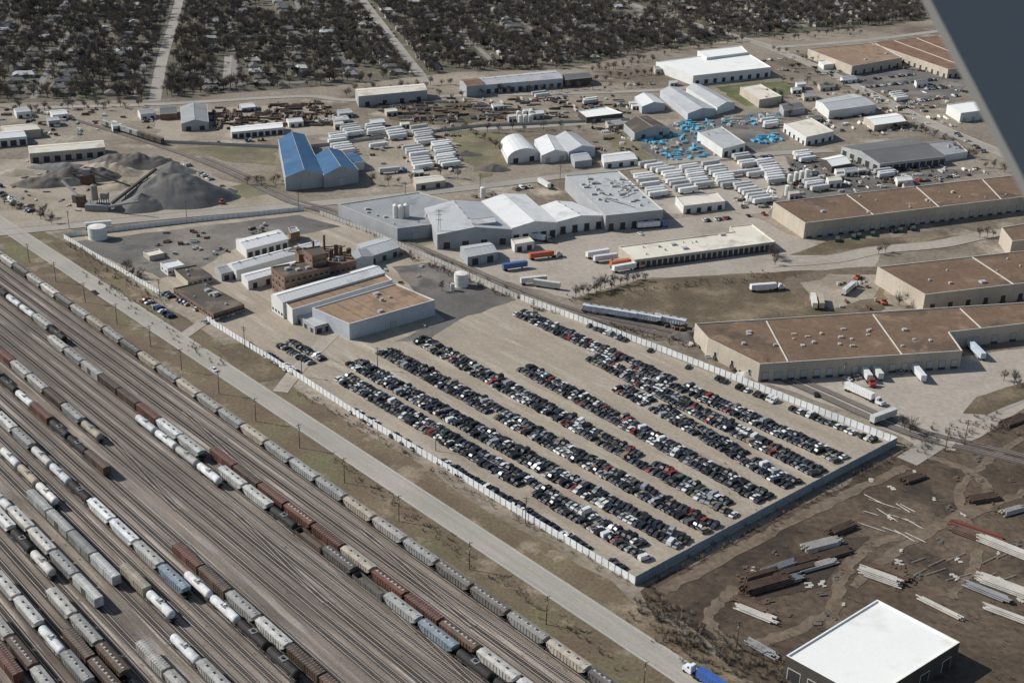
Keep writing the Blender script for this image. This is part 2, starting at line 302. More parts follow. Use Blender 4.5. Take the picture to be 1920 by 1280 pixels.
# ---------------------------------------------------------------- vehicles
def wheels(mb,xs,y,r=.33,w=.22):
    for x in xs:
        for sg in(-1,1): mb.tube((x,sg*(y-w),r),(x,sg*y,r),r,m_tire,8)
def frust(mb,b,t,z0,z1,side,top):
    lo=[(b[0],-b[2],z0),(b[1],-b[2],z0),(b[1],b[2],z0),(b[0],b[2],z0)]; hi=[(t[0],-t[2],z1),(t[1],-t[2],z1),(t[1],t[2],z1),(t[0],t[2],z1)]
    for i in range(4): mb.face([lo[i],lo[(i+1)%4],hi[(i+1)%4],hi[i]],side)
    mb.face(hi,top)
def car_mesh(kind):
    mb=MB()
    if kind in('sedan','hoodless'):
        mb.extr([(-2.35,.3),(-2.38,.7),(-2.2,.93),(-1.4,.98),(1.0,.96),(2.15,.8),(2.36,.6),(2.36,.3)],-.88,.88,m_body)
        frust(mb,(-1.75,1.15,.82),(-1.1,.3,.62),.97,1.42,m_glass,m_body)
        mb.face([(2.37,-.8,.5),(2.37,.8,.5),(2.37,.8,.68),(2.37,-.8,.68)],m_unit)
        if kind=='hoodless':
            mb.face([(1.15,-.7,.99),(2.1,-.7,.84),(2.1,.7,.84),(1.15,.7,.99)],m_wdark); mb.box((1.6,0,.88),(.6,.7,.2),m_steel)
        wheels(mb,(-1.4,1.4),.92)
    elif kind=='suv':
        mb.extr([(-2.3,.4),(-2.33,.9),(-2.25,1.1),(1.0,1.08),(2.15,.98),(2.33,.75),(2.33,.4)],-.92,.92,m_body)
        frust(mb,(-2.22,1.2,.87),(-2.0,.45,.72),1.09,1.75,m_glass,m_body)
        wheels(mb,(-1.4,1.4),.96,.37)
    elif kind=='pickup':
        mb.extr([(-2.7,.45),(-2.72,.7),(2.6,.7),(2.72,.5),(2.7,.4)],-.95,.95,m_body)
        mb.extr([(.3,.7),(.3,1.08),(1.5,1.06),(2.6,.98),(2.7,.7)],-.94,.94,m_body)
        for sg in(-1,1): mb.box((-1.2,sg*.9,.7),(3.0,.1,.42),m_body)
        mb.box((-2.66,0,.7),(.08,1.7,.42),m_body); mb.face([(-2.6,-.85,.72),(.3,-.85,.72),(.3,.85,.72),(-2.6,.85,.72)],m_wdark)
        frust(mb,(-.35,1.5,.88),(-.2,.8,.7),1.07,1.75,m_glass,m_body); mb.box((.0,0,.7),(.7,1.86,.38),m_body)
        wheels(mb,(-1.7,1.75),.98,.38)
    elif kind=='van':
        mb.extr([(-2.5,.4),(-2.52,1.2),(1.6,1.2),(2.4,1.0),(2.5,.4)],-.98,.98,m_body)
        frust(mb,(-2.5,1.65,.97),(-2.4,1.0,.86),1.2,2.05,m_body,m_body)
        mb.face([(1.68,-.8,1.24),(1.68,.8,1.24),(1.1,.74,1.98),(1.1,-.74,1.98)],m_glass)
        for sg in(-1,1): mb.face([(.3,sg*.99,1.3),(1.4,sg*.99,1.3),(1.0,sg*.91,1.9),(.3,sg*.91,1.9)],m_glass)
        wheels(mb,(-1.6,1.6),1.0,.37)
    return mb.mesh('car_'+kind)
CARS={k:car_mesh(k) for k in('sedan','hoodless','suv','pickup','van')}
CN={'sedan':'parked_car','hoodless':'parked_car','suv':'parked_suv','pickup':'parked_pickup_truck','van':'parked_van'}
PAL=[(.012,.012,.014)]*10+[(.02,.022,.026)]*5+[(.04,.04,.045)]*4+[(.022,.03,.05)]*2+[(.3,.31,.32)]*3+[(.66,.66,.64)]*4+[(.22,.035,.025)]*1+[(.25,.21,.15)]*1+[(.03,.05,.04)]+[(.1,.1,.1)]*2
def car(p,ang,pal=PAL,kind=None):
    k=kind or random.choices(['sedan','hoodless','suv','pickup','van'],[4,3 if pal is PAL else 0,2,2,1])[0]
    return inst(CN[k],CARS[k],(p.x,p.y,.13),ang,CH(pal))
def carrow(a,b,double=True,sp=2.3,prob=.97,z=0,jit=.25,pal=PAL,split=2.5):
    a=G(*a);b=G(*b); d=b-a; n=int(d.length/sp); d.normalize(); w=Vector((-d.y,d.x,0)); base=math.atan2(w.y,w.x)
    for sg in((-1,1) if double else (0,)):
        i=0; side=U(0,9)
        while i<n:
            if R()<prob:
                p=a+d*(i*sp+U(-jit,jit))+w*(sg*split+U(-.4,.4))
                car(p,base+(math.pi if R()<.35 else 0)+U(-.09,.09)+.22*math.sin(i*.05+side),pal)
            elif R()<.3: i+=random.randint(1,3)
            i+=1
for a,b in [((645,710),(1235,1052)),((665,682),(1288,1025)),((722,660),(1343,998)),((788,638),(1395,970)),((985,692),(1447,944)),((1165,730),(1222,760)),((1235,766),(1497,918)),((1112,672),(1545,893)),((975,588),(1590,868))]: carrow(a,b)
carrow((1105,612),(1245,668),False,prob=.9); carrow((1385,728),(1650,832),False,prob=.85,pal=PAL+[(.65,.65,.62)]*10); carrow((1290,690),(1390,728),False,prob=.5)
carrow((502,668),(562,706),False); carrow((535,645),(600,682),True,split=3.2); carrow((640,758),(800,855),False,prob=.55); carrow((830,868),(1180,1078),False,prob=.9)
MIX=[(.68,.68,.66)]*5+[(.3,.31,.32)]*3+[(.02,.02,.025)]*4+[(.3,.04,.03)]*1+[(.03,.05,.12)]*2+[(.28,.22,.14)]
for a,b,pr in [((275,565),(330,600),.8),((310,552),(380,585),.8),((385,605),(455,582),.85),((290,575),(320,590),.5),((255,545),(300,556),.6),((1590,712),(1655,697),.6),((1690,700),(1745,722),.8),((1320,415),(1440,402),.7),((1200,440),(1240,436),.6),((5,365),(60,400),.7),((0,350),(40,345),.6),((1545,140),(1640,122),.8),((1590,155),(1720,140),.8),((1620,165),(1760,150),.7),((1660,125),(1760,138),.7),((1690,172),(1780,165),.7),((1440,350),(1560,340),.5),((1480,320),(1600,318),.7),((1490,330),(1560,328),.7),((1600,330),(1780,310),.8),((1640,350),(1800,330),.7),((1180,160),(1240,158),.5),((1450,190),(1520,210),.6),((1650,205),(1760,200),.6),((560,240),(620,225),.5),((350,310),(400,340),.6),((1560,225),(1640,215),.5),((890,370),(1000,350),.6),((1020,345),(1040,352),.8),((1690,195),(1800,180),.8),((1790,250),(1850,290),.6),((1590,445),(1720,430),.3),((1480,735),(1560,745),.35),((1740,160),(1820,175),.8),((1400,118),(1500,108),.5),((1450,130),(1530,140),.6),((1000,190),(1080,186),.6),((1380,300),(1460,292),.6),((1090,240),(1170,246),.5),((410,268),(520,262),.4)]:
    carrow(a,b,False,2.9,pr,pal=MIX)
car(G(402,695),math.atan2(ES.y,ES.x),[(.7,.7,.68)],'sedan').name='car_on_road'
car(G(178,550),math.atan2(ES.y,ES.x),[(.05,.05,.05)],'sedan')
# trailers and trucks
mb=MB()
mb.box((0,0,1.15),(14.6,2.55,2.85),m_body,bottom=True)
for i in range(13): 
    for sg in(-1,1): mb.box((-7+i*1.166,sg*1.3,1.2),(.06,.05,2.7),m_body)
mb.box((0,0,.9),(14.2,1.0,.25),m_rcd); mb.box((4.4,0,0.05),(.15,2.0,.9),m_rcd)
wheels(mb,(-5.2,-6.4),1.25,.5,.5)
ME_TR=mb.mesh('semi_trailer')
mb=MB()
mb.box((.0,0,.55),(6.6,1.0,.4),m_rcd)
mb.extr([(.1,.7),(.1,3.4),(1.3,3.3),(1.9,2.2),(3.3,1.95),(3.5,.7)],-1.2,1.2,m_body)
mb.face([(1.33,-1.05,3.2),(1.33,1.05,3.2),(1.93,1.05,2.22),(1.93,-1.05,2.22)],m_glass)
for sg in(-1,1): mb.face([(.8,sg*1.21,2.3),(1.6,sg*1.21,2.3),(1.2,sg*1.21,3.1),(.8,sg*1.21,3.1)],m_glass); mb.tube((0,sg*1.1,.8),(0,sg*1.1,3.9),.09,m_unit,6)
wheels(mb,(-2.6,-1.3,2.6),1.22,.5,.4)
ME_TK=mb.mesh('tractor')
def trailer(p,q,color=(.7,.7,.68),truck=None,name='semi_trailer'):
    p=G(*p);q=G(*q);a=math.atan2((q-p).y,(q-p).x)
    inst(name,ME_TR,(p.x,p.y,.15),a,color)
    if truck: d=(q-p).normalized(); c=p+d*9.3; inst('semi_tractor',ME_TK,(c.x,c.y,.15),a,truck)
def trailers(p0,p1,n,dq):
    a=G(*p0);b=G(*p1)
    for i in range(n):
        if R()<.08: continue
        c=a.lerp(b,i/max(1,n-1)); px=P(c); q=G(px[0]+dq[0],px[1]+dq[1]); an=math.atan2((q-c).y,(q-c).x)
        g=U(.4,.8); inst('semi_trailer',ME_TR,(c.x+U(-1.6,1.6),c.y,.13),an+U(-.03,.03)+(math.pi if R()<.5 else 0),(g,g,g*.97))
for a,b,n in [((630,258),(645,290),9),((785,240),(800,272),9),((775,282),(792,318),9),((825,274),(842,314),11),((1205,335),(1235,374),10),((1250,325),(1275,350),6),((1290,318),(1318,352),9),((1335,312),(1365,352),10),((1385,297),(1415,332),9),((1432,308),(1455,345),9),((1390,352),(1425,382),7),((1210,312),(1240,322),3),((655,242),(662,256),5),((700,240),(706,254),4),((740,248),(748,262),4),((1500,292),(1510,304),4),((1650,322),(1662,334),4),((1520,345),(1532,358),4),((1680,180),(1692,190),4),((1440,230),(1446,240),3),((1270,352),(1290,362),3),((1010,176),(1016,184),3),((1105,192),(1112,200),3)]:
    trailers(a,b,n,(30,-4))
for p,q,c,t in [((1430,545),(1470,542),(.72,.72,.7),(.7,.7,.7)),((965,505),(1000,500),(.06,.13,.3),None),((1015,485),(1050,481),(.5,.13,.06),(.5,.5,.5)),((1165,500),(1200,494),(.5,.15,.07),None),((1170,508),(1205,502),(.75,.74,.7),(.6,.3,.2)),((1610,742),(1650,760),(.75,.75,.73),(.7,.7,.7)),((1830,665),(1815,650),(.55,.62,.68),(.7,.7,.7)),((1025,540),(990,535),(.55,.53,.48),None),((1000,532),(1040,528),(.6,.58,.52),None),((730,325),(760,322),(.5,.5,.5),(.1,.2,.5)),((710,278),(740,274),(.7,.7,.7),None),((1655,788),(1690,775),(.55,.55,.52),None),((1120,482),(1150,477),(.7,.7,.68),None),((1135,490),(1165,486),(.6,.6,.6),None),((1215,428),(1240,426),(.7,.7,.7),(.1,.2,.5)),((1020,350),(1040,362),(.7,.7,.68),None),((1000,450),(1030,455),(.7,.7,.68),(.1,.1,.1)),((220,240),(240,250),(.6,.6,.6),None),
 ((1620,705),(1628,716),(.7,.7,.68),(.3,.05,.04)),((1640,702),(1648,712),(.66,.66,.62),None),((1525,572),(1527,582),(.7,.68,.6),None),((1538,572),(1540,582),(.45,.38,.28),None),((1590,548),(1600,540),(.6,.6,.58),(.7,.7,.7)),((1720,706),(1728,716),(.7,.7,.7),None),((1385,330),(1400,328),(.6,.6,.6),None),((185,428),(215,425),(.6,.6,.6),None)]:
    trailer(p,q,c,t)
c=st(ts(G(1292,1270))[0],tr+1.5); ar_=math.atan2(-ES.y,-ES.x); inst('semi_tractor',ME_TK,(c.x,c.y,.24),ar_,(.75,.76,.78)); c=c+ES*9.3; inst('semi_trailer',ME_TR,(c.x,c.y,.24),ar_,(.05,.12,.36))
mb=MB(); mo=mk('m_orange',(.5,.14,.05),.1,.5); mb.box((0,0,.5),(4.5,2.4,1.2),mo); frust(mb,(-1.5,.4,.9),(-1.3,.2,.8),1.7,3.0,m_glass,mo); mb.tube((1.2,0,1.4),(4,0,.8),.25,mo,5); mb.box((4.3,0,.2),(.9,2.6,.9),m_steel); wheels(mb,(-1.5,1.5),1.5,.75,.5)
me=mb.mesh('loader')
for x,y,a in((1608,524,.8),(1655,570,2.2),(415,382,2.2)): q=G(x,y); inst('wheel_loader',me,(q.x,q.y,.15),a)
# ---------------------------------------------------------------- rail cars
def bogies(mb,xs):
    for x in xs:
        mb.box((x,0,.45),(2.6,2.2,.45),m_rcd)
        for dx in(-.9,.9):
            for sg in(-1,1): mb.tube((x+dx,sg*.7,.6),(x+dx,sg*.9,.6),.45,m_rust,8)
def rail_mesh(k):
    mb=MB()
    if k=='hopper':
        mb.extr([(-8.2,4.25),(8.2,4.25),(8.2,3.0),(5.8,1.5),(-5.8,1.5),(-8.2,3.0)],-1.5,1.5,m_rc)
        for sg in(-1,1): mb.face([(-8.2,sg*1.5,4.26),(8.2,sg*1.5,4.26),(8.2,0,4.65),(-8.2,0,4.65)],m_rc)
        for x in(-8.2,8.2): mb.face([(x,-1.5,4.25),(x,1.5,4.25),(x,0,4.65)],m_rc)
        mb.box((0,0,4.6),(14.5,.7,.16),m_unit)
        for i in range(7): mb.box((-6+i*2,0,4.7),(1.1,.62,.14),m_rcd if i%2 else m_rc)
        for i in range(12):
            x=-7.7+i*1.4; zb=1.6 if abs(x)<5.6 else 3.0
            for sg in(-1,1): mb.box((x,sg*1.56,zb),(.14,.14,4.2-zb),m_rc)
        for sg in(-1,1): mb.box((0,sg*1.3,1.15),(17.2,.2,.35),m_rcd); mb.box((0,sg*1.62,4.1),(16.4,.12,.2),m_rc)
        for x in(-8.5,8.5): mb.box((x,0,1.1),(.5,2.9,.25),m_rcd)
        for i in(-1,0,1): mb.box((i*3.8,0,.5),(.9,1.2,1.1),m_rcd)
        bogies(mb,(-6.7,6.7))
    if k=='box':
        mb.box((0,0,1.1),(16.6,2.95,3.2),m_rc,bottom=True)
        for sg in(-1,1): mb.face([(-8.35,sg*1.52,4.31),(8.35,sg*1.52,4.31),(8.35,0,4.6),(-8.35,0,4.6)],m_rc); mb.box((0,sg*1.5,1.3),(3.2,.14,2.85),m_rcd if sg<0 else m_rc)
        for x in(-8.33,8.33): mb.face([(x,-1.5,4.3),(x,1.5,4.3),(x,0,4.6)],m_rc)
        for i in range(14):
            x=-8+i*1.23
            for sg in(-1,1): mb.box((x,sg*1.5,1.15),(.12,.16,3.1),m_rc)
            mb.box((x,0,4.42),(.1,2.9,.1),m_unit)
        mb.box((0,0,.85),(16.8,1.2,.24),m_rcd); bogies(mb,(-6.4,6.4))
    if k=='tank':
        n=14; r=1.45; zc=2.75
        rings=[(-7.6,.35),(-7.35,.85),(-6.9,1),(6.9,1),(7.35,.85),(7.6,.35)]
        pts=[[(x,r*q*math.cos(2*math.pi*i/n),zc+r*q*math.sin(2*math.pi*i/n)) for i in range(n)] for x,q in rings]
        for a,b in zip(pts,pts[1:]):
            for i in range(n): mb.face([a[i],b[i],b[(i+1)%n],a[(i+1)%n]],m_rc)
        mb.face(pts[0],m_rc);mb.face(pts[-1],m_rc)
        mb.cyl((0,0,4.1),.55,.55,m_rc,10); mb.box((0,0,4.2),(2.6,2.0,.06),m_steel)
        for x in(-1.25,1.25):
            for y in(-.95,.95): mb.box((x,y,4.26),(.05,.05,.9),m_steel)
        for x in(-4.5,4.5): mb.box((x,0,1.31),(.25,2.9,1.2),m_rcd)
        mb.box((0,0,.95),(16.2,1.1,.35),m_rcd)
        for sg in(-1,1): mb.tube((-8,sg*1.35,1.9),(8,sg*1.35,1.9),.04,m_steel,4)
        for x in(-7.9,7.9): mb.box((x,0,1.1),(.4,2.8,.22),m_rcd)
        bogies(mb,(-6.2,6.2))
    if k=='gondola':
        for sg in(-1,1): mb.box((0,sg*1.45,1.1),(15.8,.12,1.9),m_rc)
        for x in(-7.95,7.95): mb.box((x,0,1.1),(.12,2.96,1.92),m_rc)
        for i in range(12):
            for sg in(-1,1): mb.box((-7.4+i*1.35,sg*1.55,1.2),(.14,.14,1.75),m_rc)
        mb.box((0,0,1.0),(15.7,2.8,.25),m_rcd); mb.box((0,0,1.3),(14,2.5,.8),m_gravd,taper=.8); bogies(mb,(-6.2,6.2))
    return mb.mesh('railcar_'+k)
RC={k:rail_mesh(k) for k in('hopper','box','tank','gondola')}
RN={'hopper':'hopper_railcar','box':'boxcar','tank':'tank_railcar','gondola':'gondola_railcar'}
GY=(.31,.30,.28);LG=(.44,.43,.40);TN=(.37,.325,.26);WH=(.60,.595,.57);BK=(.03,.028,.027);RD=(.135,.065,.048);BR=(.11,.077,.057);BL=(.25,.30,.35);DG=(.14,.13,.12)
K0=ts(G(560,878,2.3))[1]
SP=4.75; NT=34
occ={}
def track_t(k): return K0-k*SP
def train(p0,p1,seq,k=None):
    a=G(*p0,2.3);b=G(*p1,2.3); s0,t0=ts(a);s1,t1=ts(b); t=(t0+t1)/2
    ks=sorted(range(NT),key=lambda k:abs(track_t(k)-t))
    for k in ks[:5]:
        if all(s1<x0-2 or s0>x1+2 for x0,x1 in occ.get(k,[])): break
    occ.setdefault(k,[]).append((s0,s1))
    s=s0; i=0; ang=math.atan2(ES.y,ES.x)
    while s<s1-6:
        ty,c=seq(i) if callable(seq) else seq[i%len(seq)]
        L=dict(hopper=17.9,box=17.6,tank=16.9,gondola=17)[ty]
        p=st(s+L/2,track_t(k)); v=U(.75,1.15); h_=U(-.03,.03)
        inst(RN[ty],RC[ty],(p.x,p.y,.36),ang+(math.pi if R()<.5 else 0),(c[0]*v*(1+h_),c[1]*v,c[2]*v*(1-h_))); s+=L; i+=1
def rnd(pal): return lambda i: CH(pal)
train((-60,435),(1200,1318),rnd([('hopper',LG),('hopper',TN),('hopper',GY),('hopper',TN),('hopper',GY),('hopper',DG)]))
train((-60,505),(105,632),rnd([('tank',WH),('hopper',BR),('hopper',LG),('tank',BK)]))
train((105,634),(390,850),[('hopper',LG),('hopper',GY),('box',LG),('box',BR),('box',BR),('box',RD),('hopper',WH),('hopper',LG),('hopper',LG),('hopper',GY)])
train((392,850),(1010,1320),[('box',RD),('box',BR),('box',RD),('hopper',RD),('box',RD),('hopper',TN),('hopper',RD),('box',RD),('hopper',BR),('hopper',LG),('hopper',WH),('box',RD),('hopper',RD)])
train((265,781),(400,885),[('tank',WH),('tank',WH),('tank',LG),('tank',WH)])
train((402,887),(960,1320),[('hopper',LG),('hopper',LG),('tank',BK),('gondola',BR),('hopper',DG),('gondola',DG),('hopper',LG),('hopper',BL),('tank',BK),('tank',BK),('tank',BK),('hopper',WH),('hopper',LG),('tank',BK)])
train((-40,640),(180,825),[('tank',TN),('box',RD),('hopper',LG),('hopper',LG),('box',BR),('hopper',GY)])
train((-40,690),(175,868),[('box',BR),('tank',BK),('tank',WH),('box',RD),('tank',BK),('tank',BK)])
train((-30,750),(330,1082),[('hopper',BL),('hopper',WH),('hopper',GY),('tank',LG),('tank',WH),('tank',BK),('hopper',WH),('hopper',WH),('hopper',LG)])
train((332,1084),(560,1300),[('tank',WH),('tank',WH),('tank',BK),('tank',BK),('hopper',LG)])
train((325,1030),(640,1312),[('box',RD),('box',BR),('hopper',GY),('hopper',LG),('box',BR),('box',BR),('box',RD)])
train((5,845),(100,938),[('tank',WH),('tank',TN),('tank',WH)])
train((65,925),(210,1070),[('box',LG),('box',LG),('box',GY)]); train((212,1075),(300,1160),[('box',TN),('tank',WH)])
train((-20,925),(195,1145),[('tank',WH),('hopper',LG),('hopper',LG),('hopper',GY),('box',LG)])
train((105,1108),(260,1275),[('hopper',LG),('hopper',GY),('hopper',BR),('tank',BK),('tank',BK)])
train((-20,960),(90,1060),[('hopper',WH),('tank',BK),('tank',LG)])
train((-20,1085),(130,1265),[('hopper',LG),('hopper',LG),('tank',WH),('hopper',GY)])
train((-20,1150),(90,1285),rnd([('hopper',BR),('hopper',LG)])); train((-20,1225),(40,1300),[('box',RD)])
train((265,1210),(350,1300),[('box',LG),('hopper',LG)]); train((310,1200),(420,1310),[('tank',WH),('hopper',LG)])
train((140,1183),(235,1290),[('box',BR),('hopper',BR)])
# tracks
def track(name,pts,wid=3.4,ties=True,z=.11,bm=m_ballast):
    mb=MB(); LZ[0]+=1; z=z+.0006*(LZ[0]%50)
    for i in range(len(pts)-1):
        a,b=pts[i],pts[i+1]; d=b-a; l=d.length; d.normalize(); q=Vector((-d.y,d.x,0)); an=math.atan2(d.y,d.x)
        mb.face([(*(a-q*wid/2).xy,z),(*(b-q*wid/2).xy,z),(*(b+q*wid/2).xy,z),(*(a+q*wid/2).xy,z)],bm)
        for sg in(-1,1):
            c=(a+b)/2+q*sg*.75; mb.box((c.x,c.y,z+.12),(l,.15,.16),m_rail,an)
        if ties:
            x=.4
            while x<l:
                c=a+d*x; mb.box((c.x,c.y,z),(.28,2.6,.13),m_tie,an); x+=.8
    return mb.obj(name,(0,0,0))
for k in range(NT):
    if k in occ or R()<.82:
        t=track_t(k); s0=-790+(K0-t)*2.55; s1_=-110 if t>100 else -150
        track('railway_track',[st(s0,t),st(s0+(s1_-s0)*.5,t),st(s1_,t)],U(2.7,3.5),bm=CH([m_ballast,m_ballast2,m_ballast3,m_ballast2]))
for k,s_ in((2,-420),(4,-380),(7,-340),(9,-420),(12,-330),(1,-300),(5,-260)):
    a=st(s_,track_t(k));b=st(s_+55,track_t(k+1)); track('railway_crossover',smooth([a-ES*6,a,b,b+ES*6],5),3,True,.15,m_ballast2)
spur=smooth(pxp([(-100,190),(90,215),(200,243),(330,285),(430,325),(540,378),(620,402),(760,462),(940,540),(1080,592),(1290,640),(1500,725),(1700,812),(1850,850),(2050,900)]),6)
track('railway_spur',spur,5,False,.17); 
spur2=[p+Vector((4.2,4.5,0)) for p in spur[20:]]; track('railway_spur',spur2,4,False,.21)
for i,p in enumerate([(1122,590),(1165,597),(1210,604),(1256,610)]):
    a=G(p[0]-10,p[1]-2);b=G(p[0]+10,p[1]+1+i*.3); inst('hopper_railcar',RC['hopper'],(*G(*p).xy,.4),math.atan2((b-a).y,(b-a).x),(.55,.57,.6))
for i in range(5):
    p=(205+i*22,240+i*7); a=G(*p);b=G(p[0]+22,p[1]+7); inst('boxcar',RC['box'],(*a.xy,.4),math.atan2((b-a).y,(b-a).x),(.4,.4,.38) if i<3 else (.12,.1,.08))
# ---------------------------------------------------------------- fences
def fence(name,pts,h,m,post=3.0):
    mb=MB()
    for i in range(len(pts)-1):
        a,b=G(*pts[i]),G(*pts[i+1]); d=b-a; l=d.length; n=max(1,int(l/post)); d.normalize(); an=math.atan2(d.y,d.x); q=Vector((-d.y,d.x,0))
        for j in range(n):
            c=a+d*((j+.5)*l/n); hh=h+U(-.06,.06)
            mb.box((c.x+q.x*U(-.04,.04),c.y+q.y*U(-.04,.04),.05),(l/n-.08,.06,hh),m,an)
            e_=a+d*(j*l/n); mb.box((e_.x-q.x*.08,e_.y-q.y*.08,.0),(.14,.14,h+.12),m_unit,an)
            for z in(.5,h-.4): mb.box((c.x+q.x*.1,c.y+q.y*.1,z),(l/n,.06,.1),m_unit,an)
    return mb.obj(name)
fence('white_panel_fence',[(388,603),(570,716),(690,795),(830,877),(990,976),(1190,1095)],3.0,m_fwhite)
fence('white_panel_fence',[(120,447),(300,553)],2.6,m_fwhite)
fence('white_panel_fence',[(122,445),(350,418),(570,395)],2.6,m_fwhite)
fence('white_panel_fence',[(975,562),(1240,660),(1680,832)],3.2,m_fwhite)
fence('shade_tinted_panel_fence',[(1190,1097),(1440,962),(1680,834)],3.5,m_fshade)  # side turned from the sun, its shade painted into the panel colour
fence('grey_panel_fence',[(600,402),(700,440),(860,510),(970,560)],2.6,m_fgrey)
fence('grey_panel_fence',[(300,268),(560,280),(700,262),(900,238),(1180,226)],2.2,m_fgrey)
# ---------------------------------------------------------------- buildings
def inset(pts,d):
    n=len(pts); out=[]
    for i in range(n):
        a,b,c=pts[i-1],pts[i],pts[(i+1)%n]
        e1=(b-a).xy.normalized(); e2=(c-b).xy.normalized(); n1=Vector((-e1.y,e1.x));n2=Vector((-e2.y,e2.x)); m=(n1+n2); k=d/max(.3,1+n1.dot(n2)); 
        out.append(Vector((b.x+m.x*k,b.y+m.y*k,0)))
    return out
def add_b(mb,px,h,roof,wall,kind='flat',axis='u',rise=2.5,docks=(),wins=(),units=0,seams=0,trim=m_trim,base=0,z0=0):
    pts=[G(x,y,h) for x,y in px]
    ar=sum(pts[i].x*pts[(i+1)%len(pts)].y-pts[(i+1)%len(pts)].x*pts[i].y for i in range(len(pts)))
    if ar<0: pts=pts[::-1]
    n=len(pts); e0=(pts[1]-pts[0]); e0.z=0; e0.normalize(); e1=Vector((-e0.y,e0.x,0))
    uv=lambda p:(Vector(p).dot(e0)-pts[0].dot(e0),Vector(p).dot(e1)-pts[0].dot(e1))
    for i in range(n): mb.wall(pts[i],pts[(i+1)%n],z0,h,wall)
    if kind=='flat':
        ins=inset(pts,.45)
        for i in range(n):
            j=(i+1)%n
            mb.face([(*pts[i].xy,h),(*pts[j].xy,h),(*ins[j].xy,h),(*ins[i].xy,h)],trim)
            mb.face([(*ins[i].xy,h),(*ins[j].xy,h),(*ins[j].xy,h-.5),(*ins[i].xy,h-.5)],trim)
        rp=[(*p.xy,h-.5) for p in ins]; mb.face(rp,roof,[uv(p) for p in rp])
        if n>=4:
            A,B,C,D=pts[0],pts[1],pts[2],pts[-1]
            for i in range(seams):
                f=(i+1)/(seams+1); a=A.lerp(B,f);b=D.lerp(C,f); d=b-a; c=(a+b)/2
                mb.box((c.x,c.y,h-.5),(d.length-1,.5,.45),trim,math.atan2(d.y,d.x))
            for i in range(units):
                f,g=U(.08,.92),U(.12,.88); c=A.lerp(B,f).lerp(D.lerp(C,f),g); s_=U(1.2,2.6); an=math.atan2(e0.y,e0.x)
                if R()<.6: mb.box((c.x,c.y,h-.5),(s_*1.3,s_,U(.8,1.5)),m_unit,an)
                else: mb.cyl((c.x,c.y,h-.5),s_*.3,.8,m_unit,8,cap=.3)
    else:
        A,B,C,D=pts[:4]
        if axis!='u': A,B,C,D=B,C,D,A
        e0=(B-A).normalized(); e1=Vector((-e0.y,e0.x,0)); L_=(B-A).length
        if kind=='gable': prof=[(0,0),(.5,rise),(1,0)]
        elif kind=='vault': prof=[(.5-.5*math.cos(math.pi*i/10),rise*math.sin(math.pi*i/10)) for i in range(11)]
        l=[(A.lerp(D,f),B.lerp(C,f),h+z) for f,z in prof]; run=0
        for (a,b,z),(a2,b2,z2) in zip(l,l[1:]):
            w=(a2-a).length+abs(z2-z)
            mb.face([(*a.xy,z),(*b.xy,z),(*b2.xy,z2),(*a2.xy,z2)],roof,[(0,run),(L_,run),(L_,run+w),(0,run+w)]); run+=w
        for E,k in((0,1),(1,0)):
            ring=[(*x[E].xy,x[2]) for x in l]; mb.face(ring,wall,[(i*2,p[2]) for i,p in enumerate(ring)])
        if kind=='gable':
            r1=(*((A+D)/2).xy,h+rise);r2=(*((B+C)/2).xy,h+rise); mb.tube(r1,r2,.2,m_unit,4)
            for i in range(units):
                c=Vector(r1).lerp(Vector(r2),(i+.5)/units); mb.cyl((c.x,c.y,c.z-.1),.45,.7,m_unit,8,cap=.25)
        for a,b in((A,B),(D,C)):
            c=(a+b)/2; d=b-a; mb.box((c.x,c.y,h-.25),(d.length+.3,.25,.3),trim,math.atan2(d.y,d.x))
    P0=[G(x,y,h) for x,y in px]
    if ar<0: P0=P0[::-1]
    for ei,cnt,ww,hh,zz,mm in docks:
        a,b=P0[ei%n],P0[(ei+1)%n]; d=b-a; l=d.length; d.z=0; d.normalize(); q=Vector((d.y,-d.x,0)); an=math.atan2(d.y,d.x)
        for i in range(cnt):
            c=a+d*l*(i+.5)/cnt+q*.06
            mb.box((c.x,c.y,zz),(ww+.5,.1,hh+.25),m_trim if mm is not m_doorl else m_steel,an); c+=q*.06
            mb.box((c.x,c.y,zz),(ww,.08,hh),mm,an)
            if zz>.5: c+=q*.25; mb.box((c.x,c.y,0.05),(ww+.3,.5,zz-.15),m_wdark,an)
    for ei,rows,cnt,ww,hh in wins:
        a,b=P0[ei%n],P0[(ei+1)%n]; d=b-a; l=d.length; d.normalize(); q=Vector((d.y,-d.x,0)); an=math.atan2(d.y,d.x)
        for r_ in range(rows):
            z=z0+1.4+r_*(h-z0-1)/rows
            for i in range(cnt):
                c=a+d*l*(i+.5)/cnt+q*.05; mb.box((c.x,c.y,z),(ww,.1,hh),m_glass,an)
                c+=q*.05; mb.box((c.x,c.y,z-.15),(ww+.3,.16,.14),m_trim,an)
def B(name,*a,**k):
    mb=MB(); add_b(mb,*a,**k); return mb.obj(name)
D=m_door; DL=m_doorl
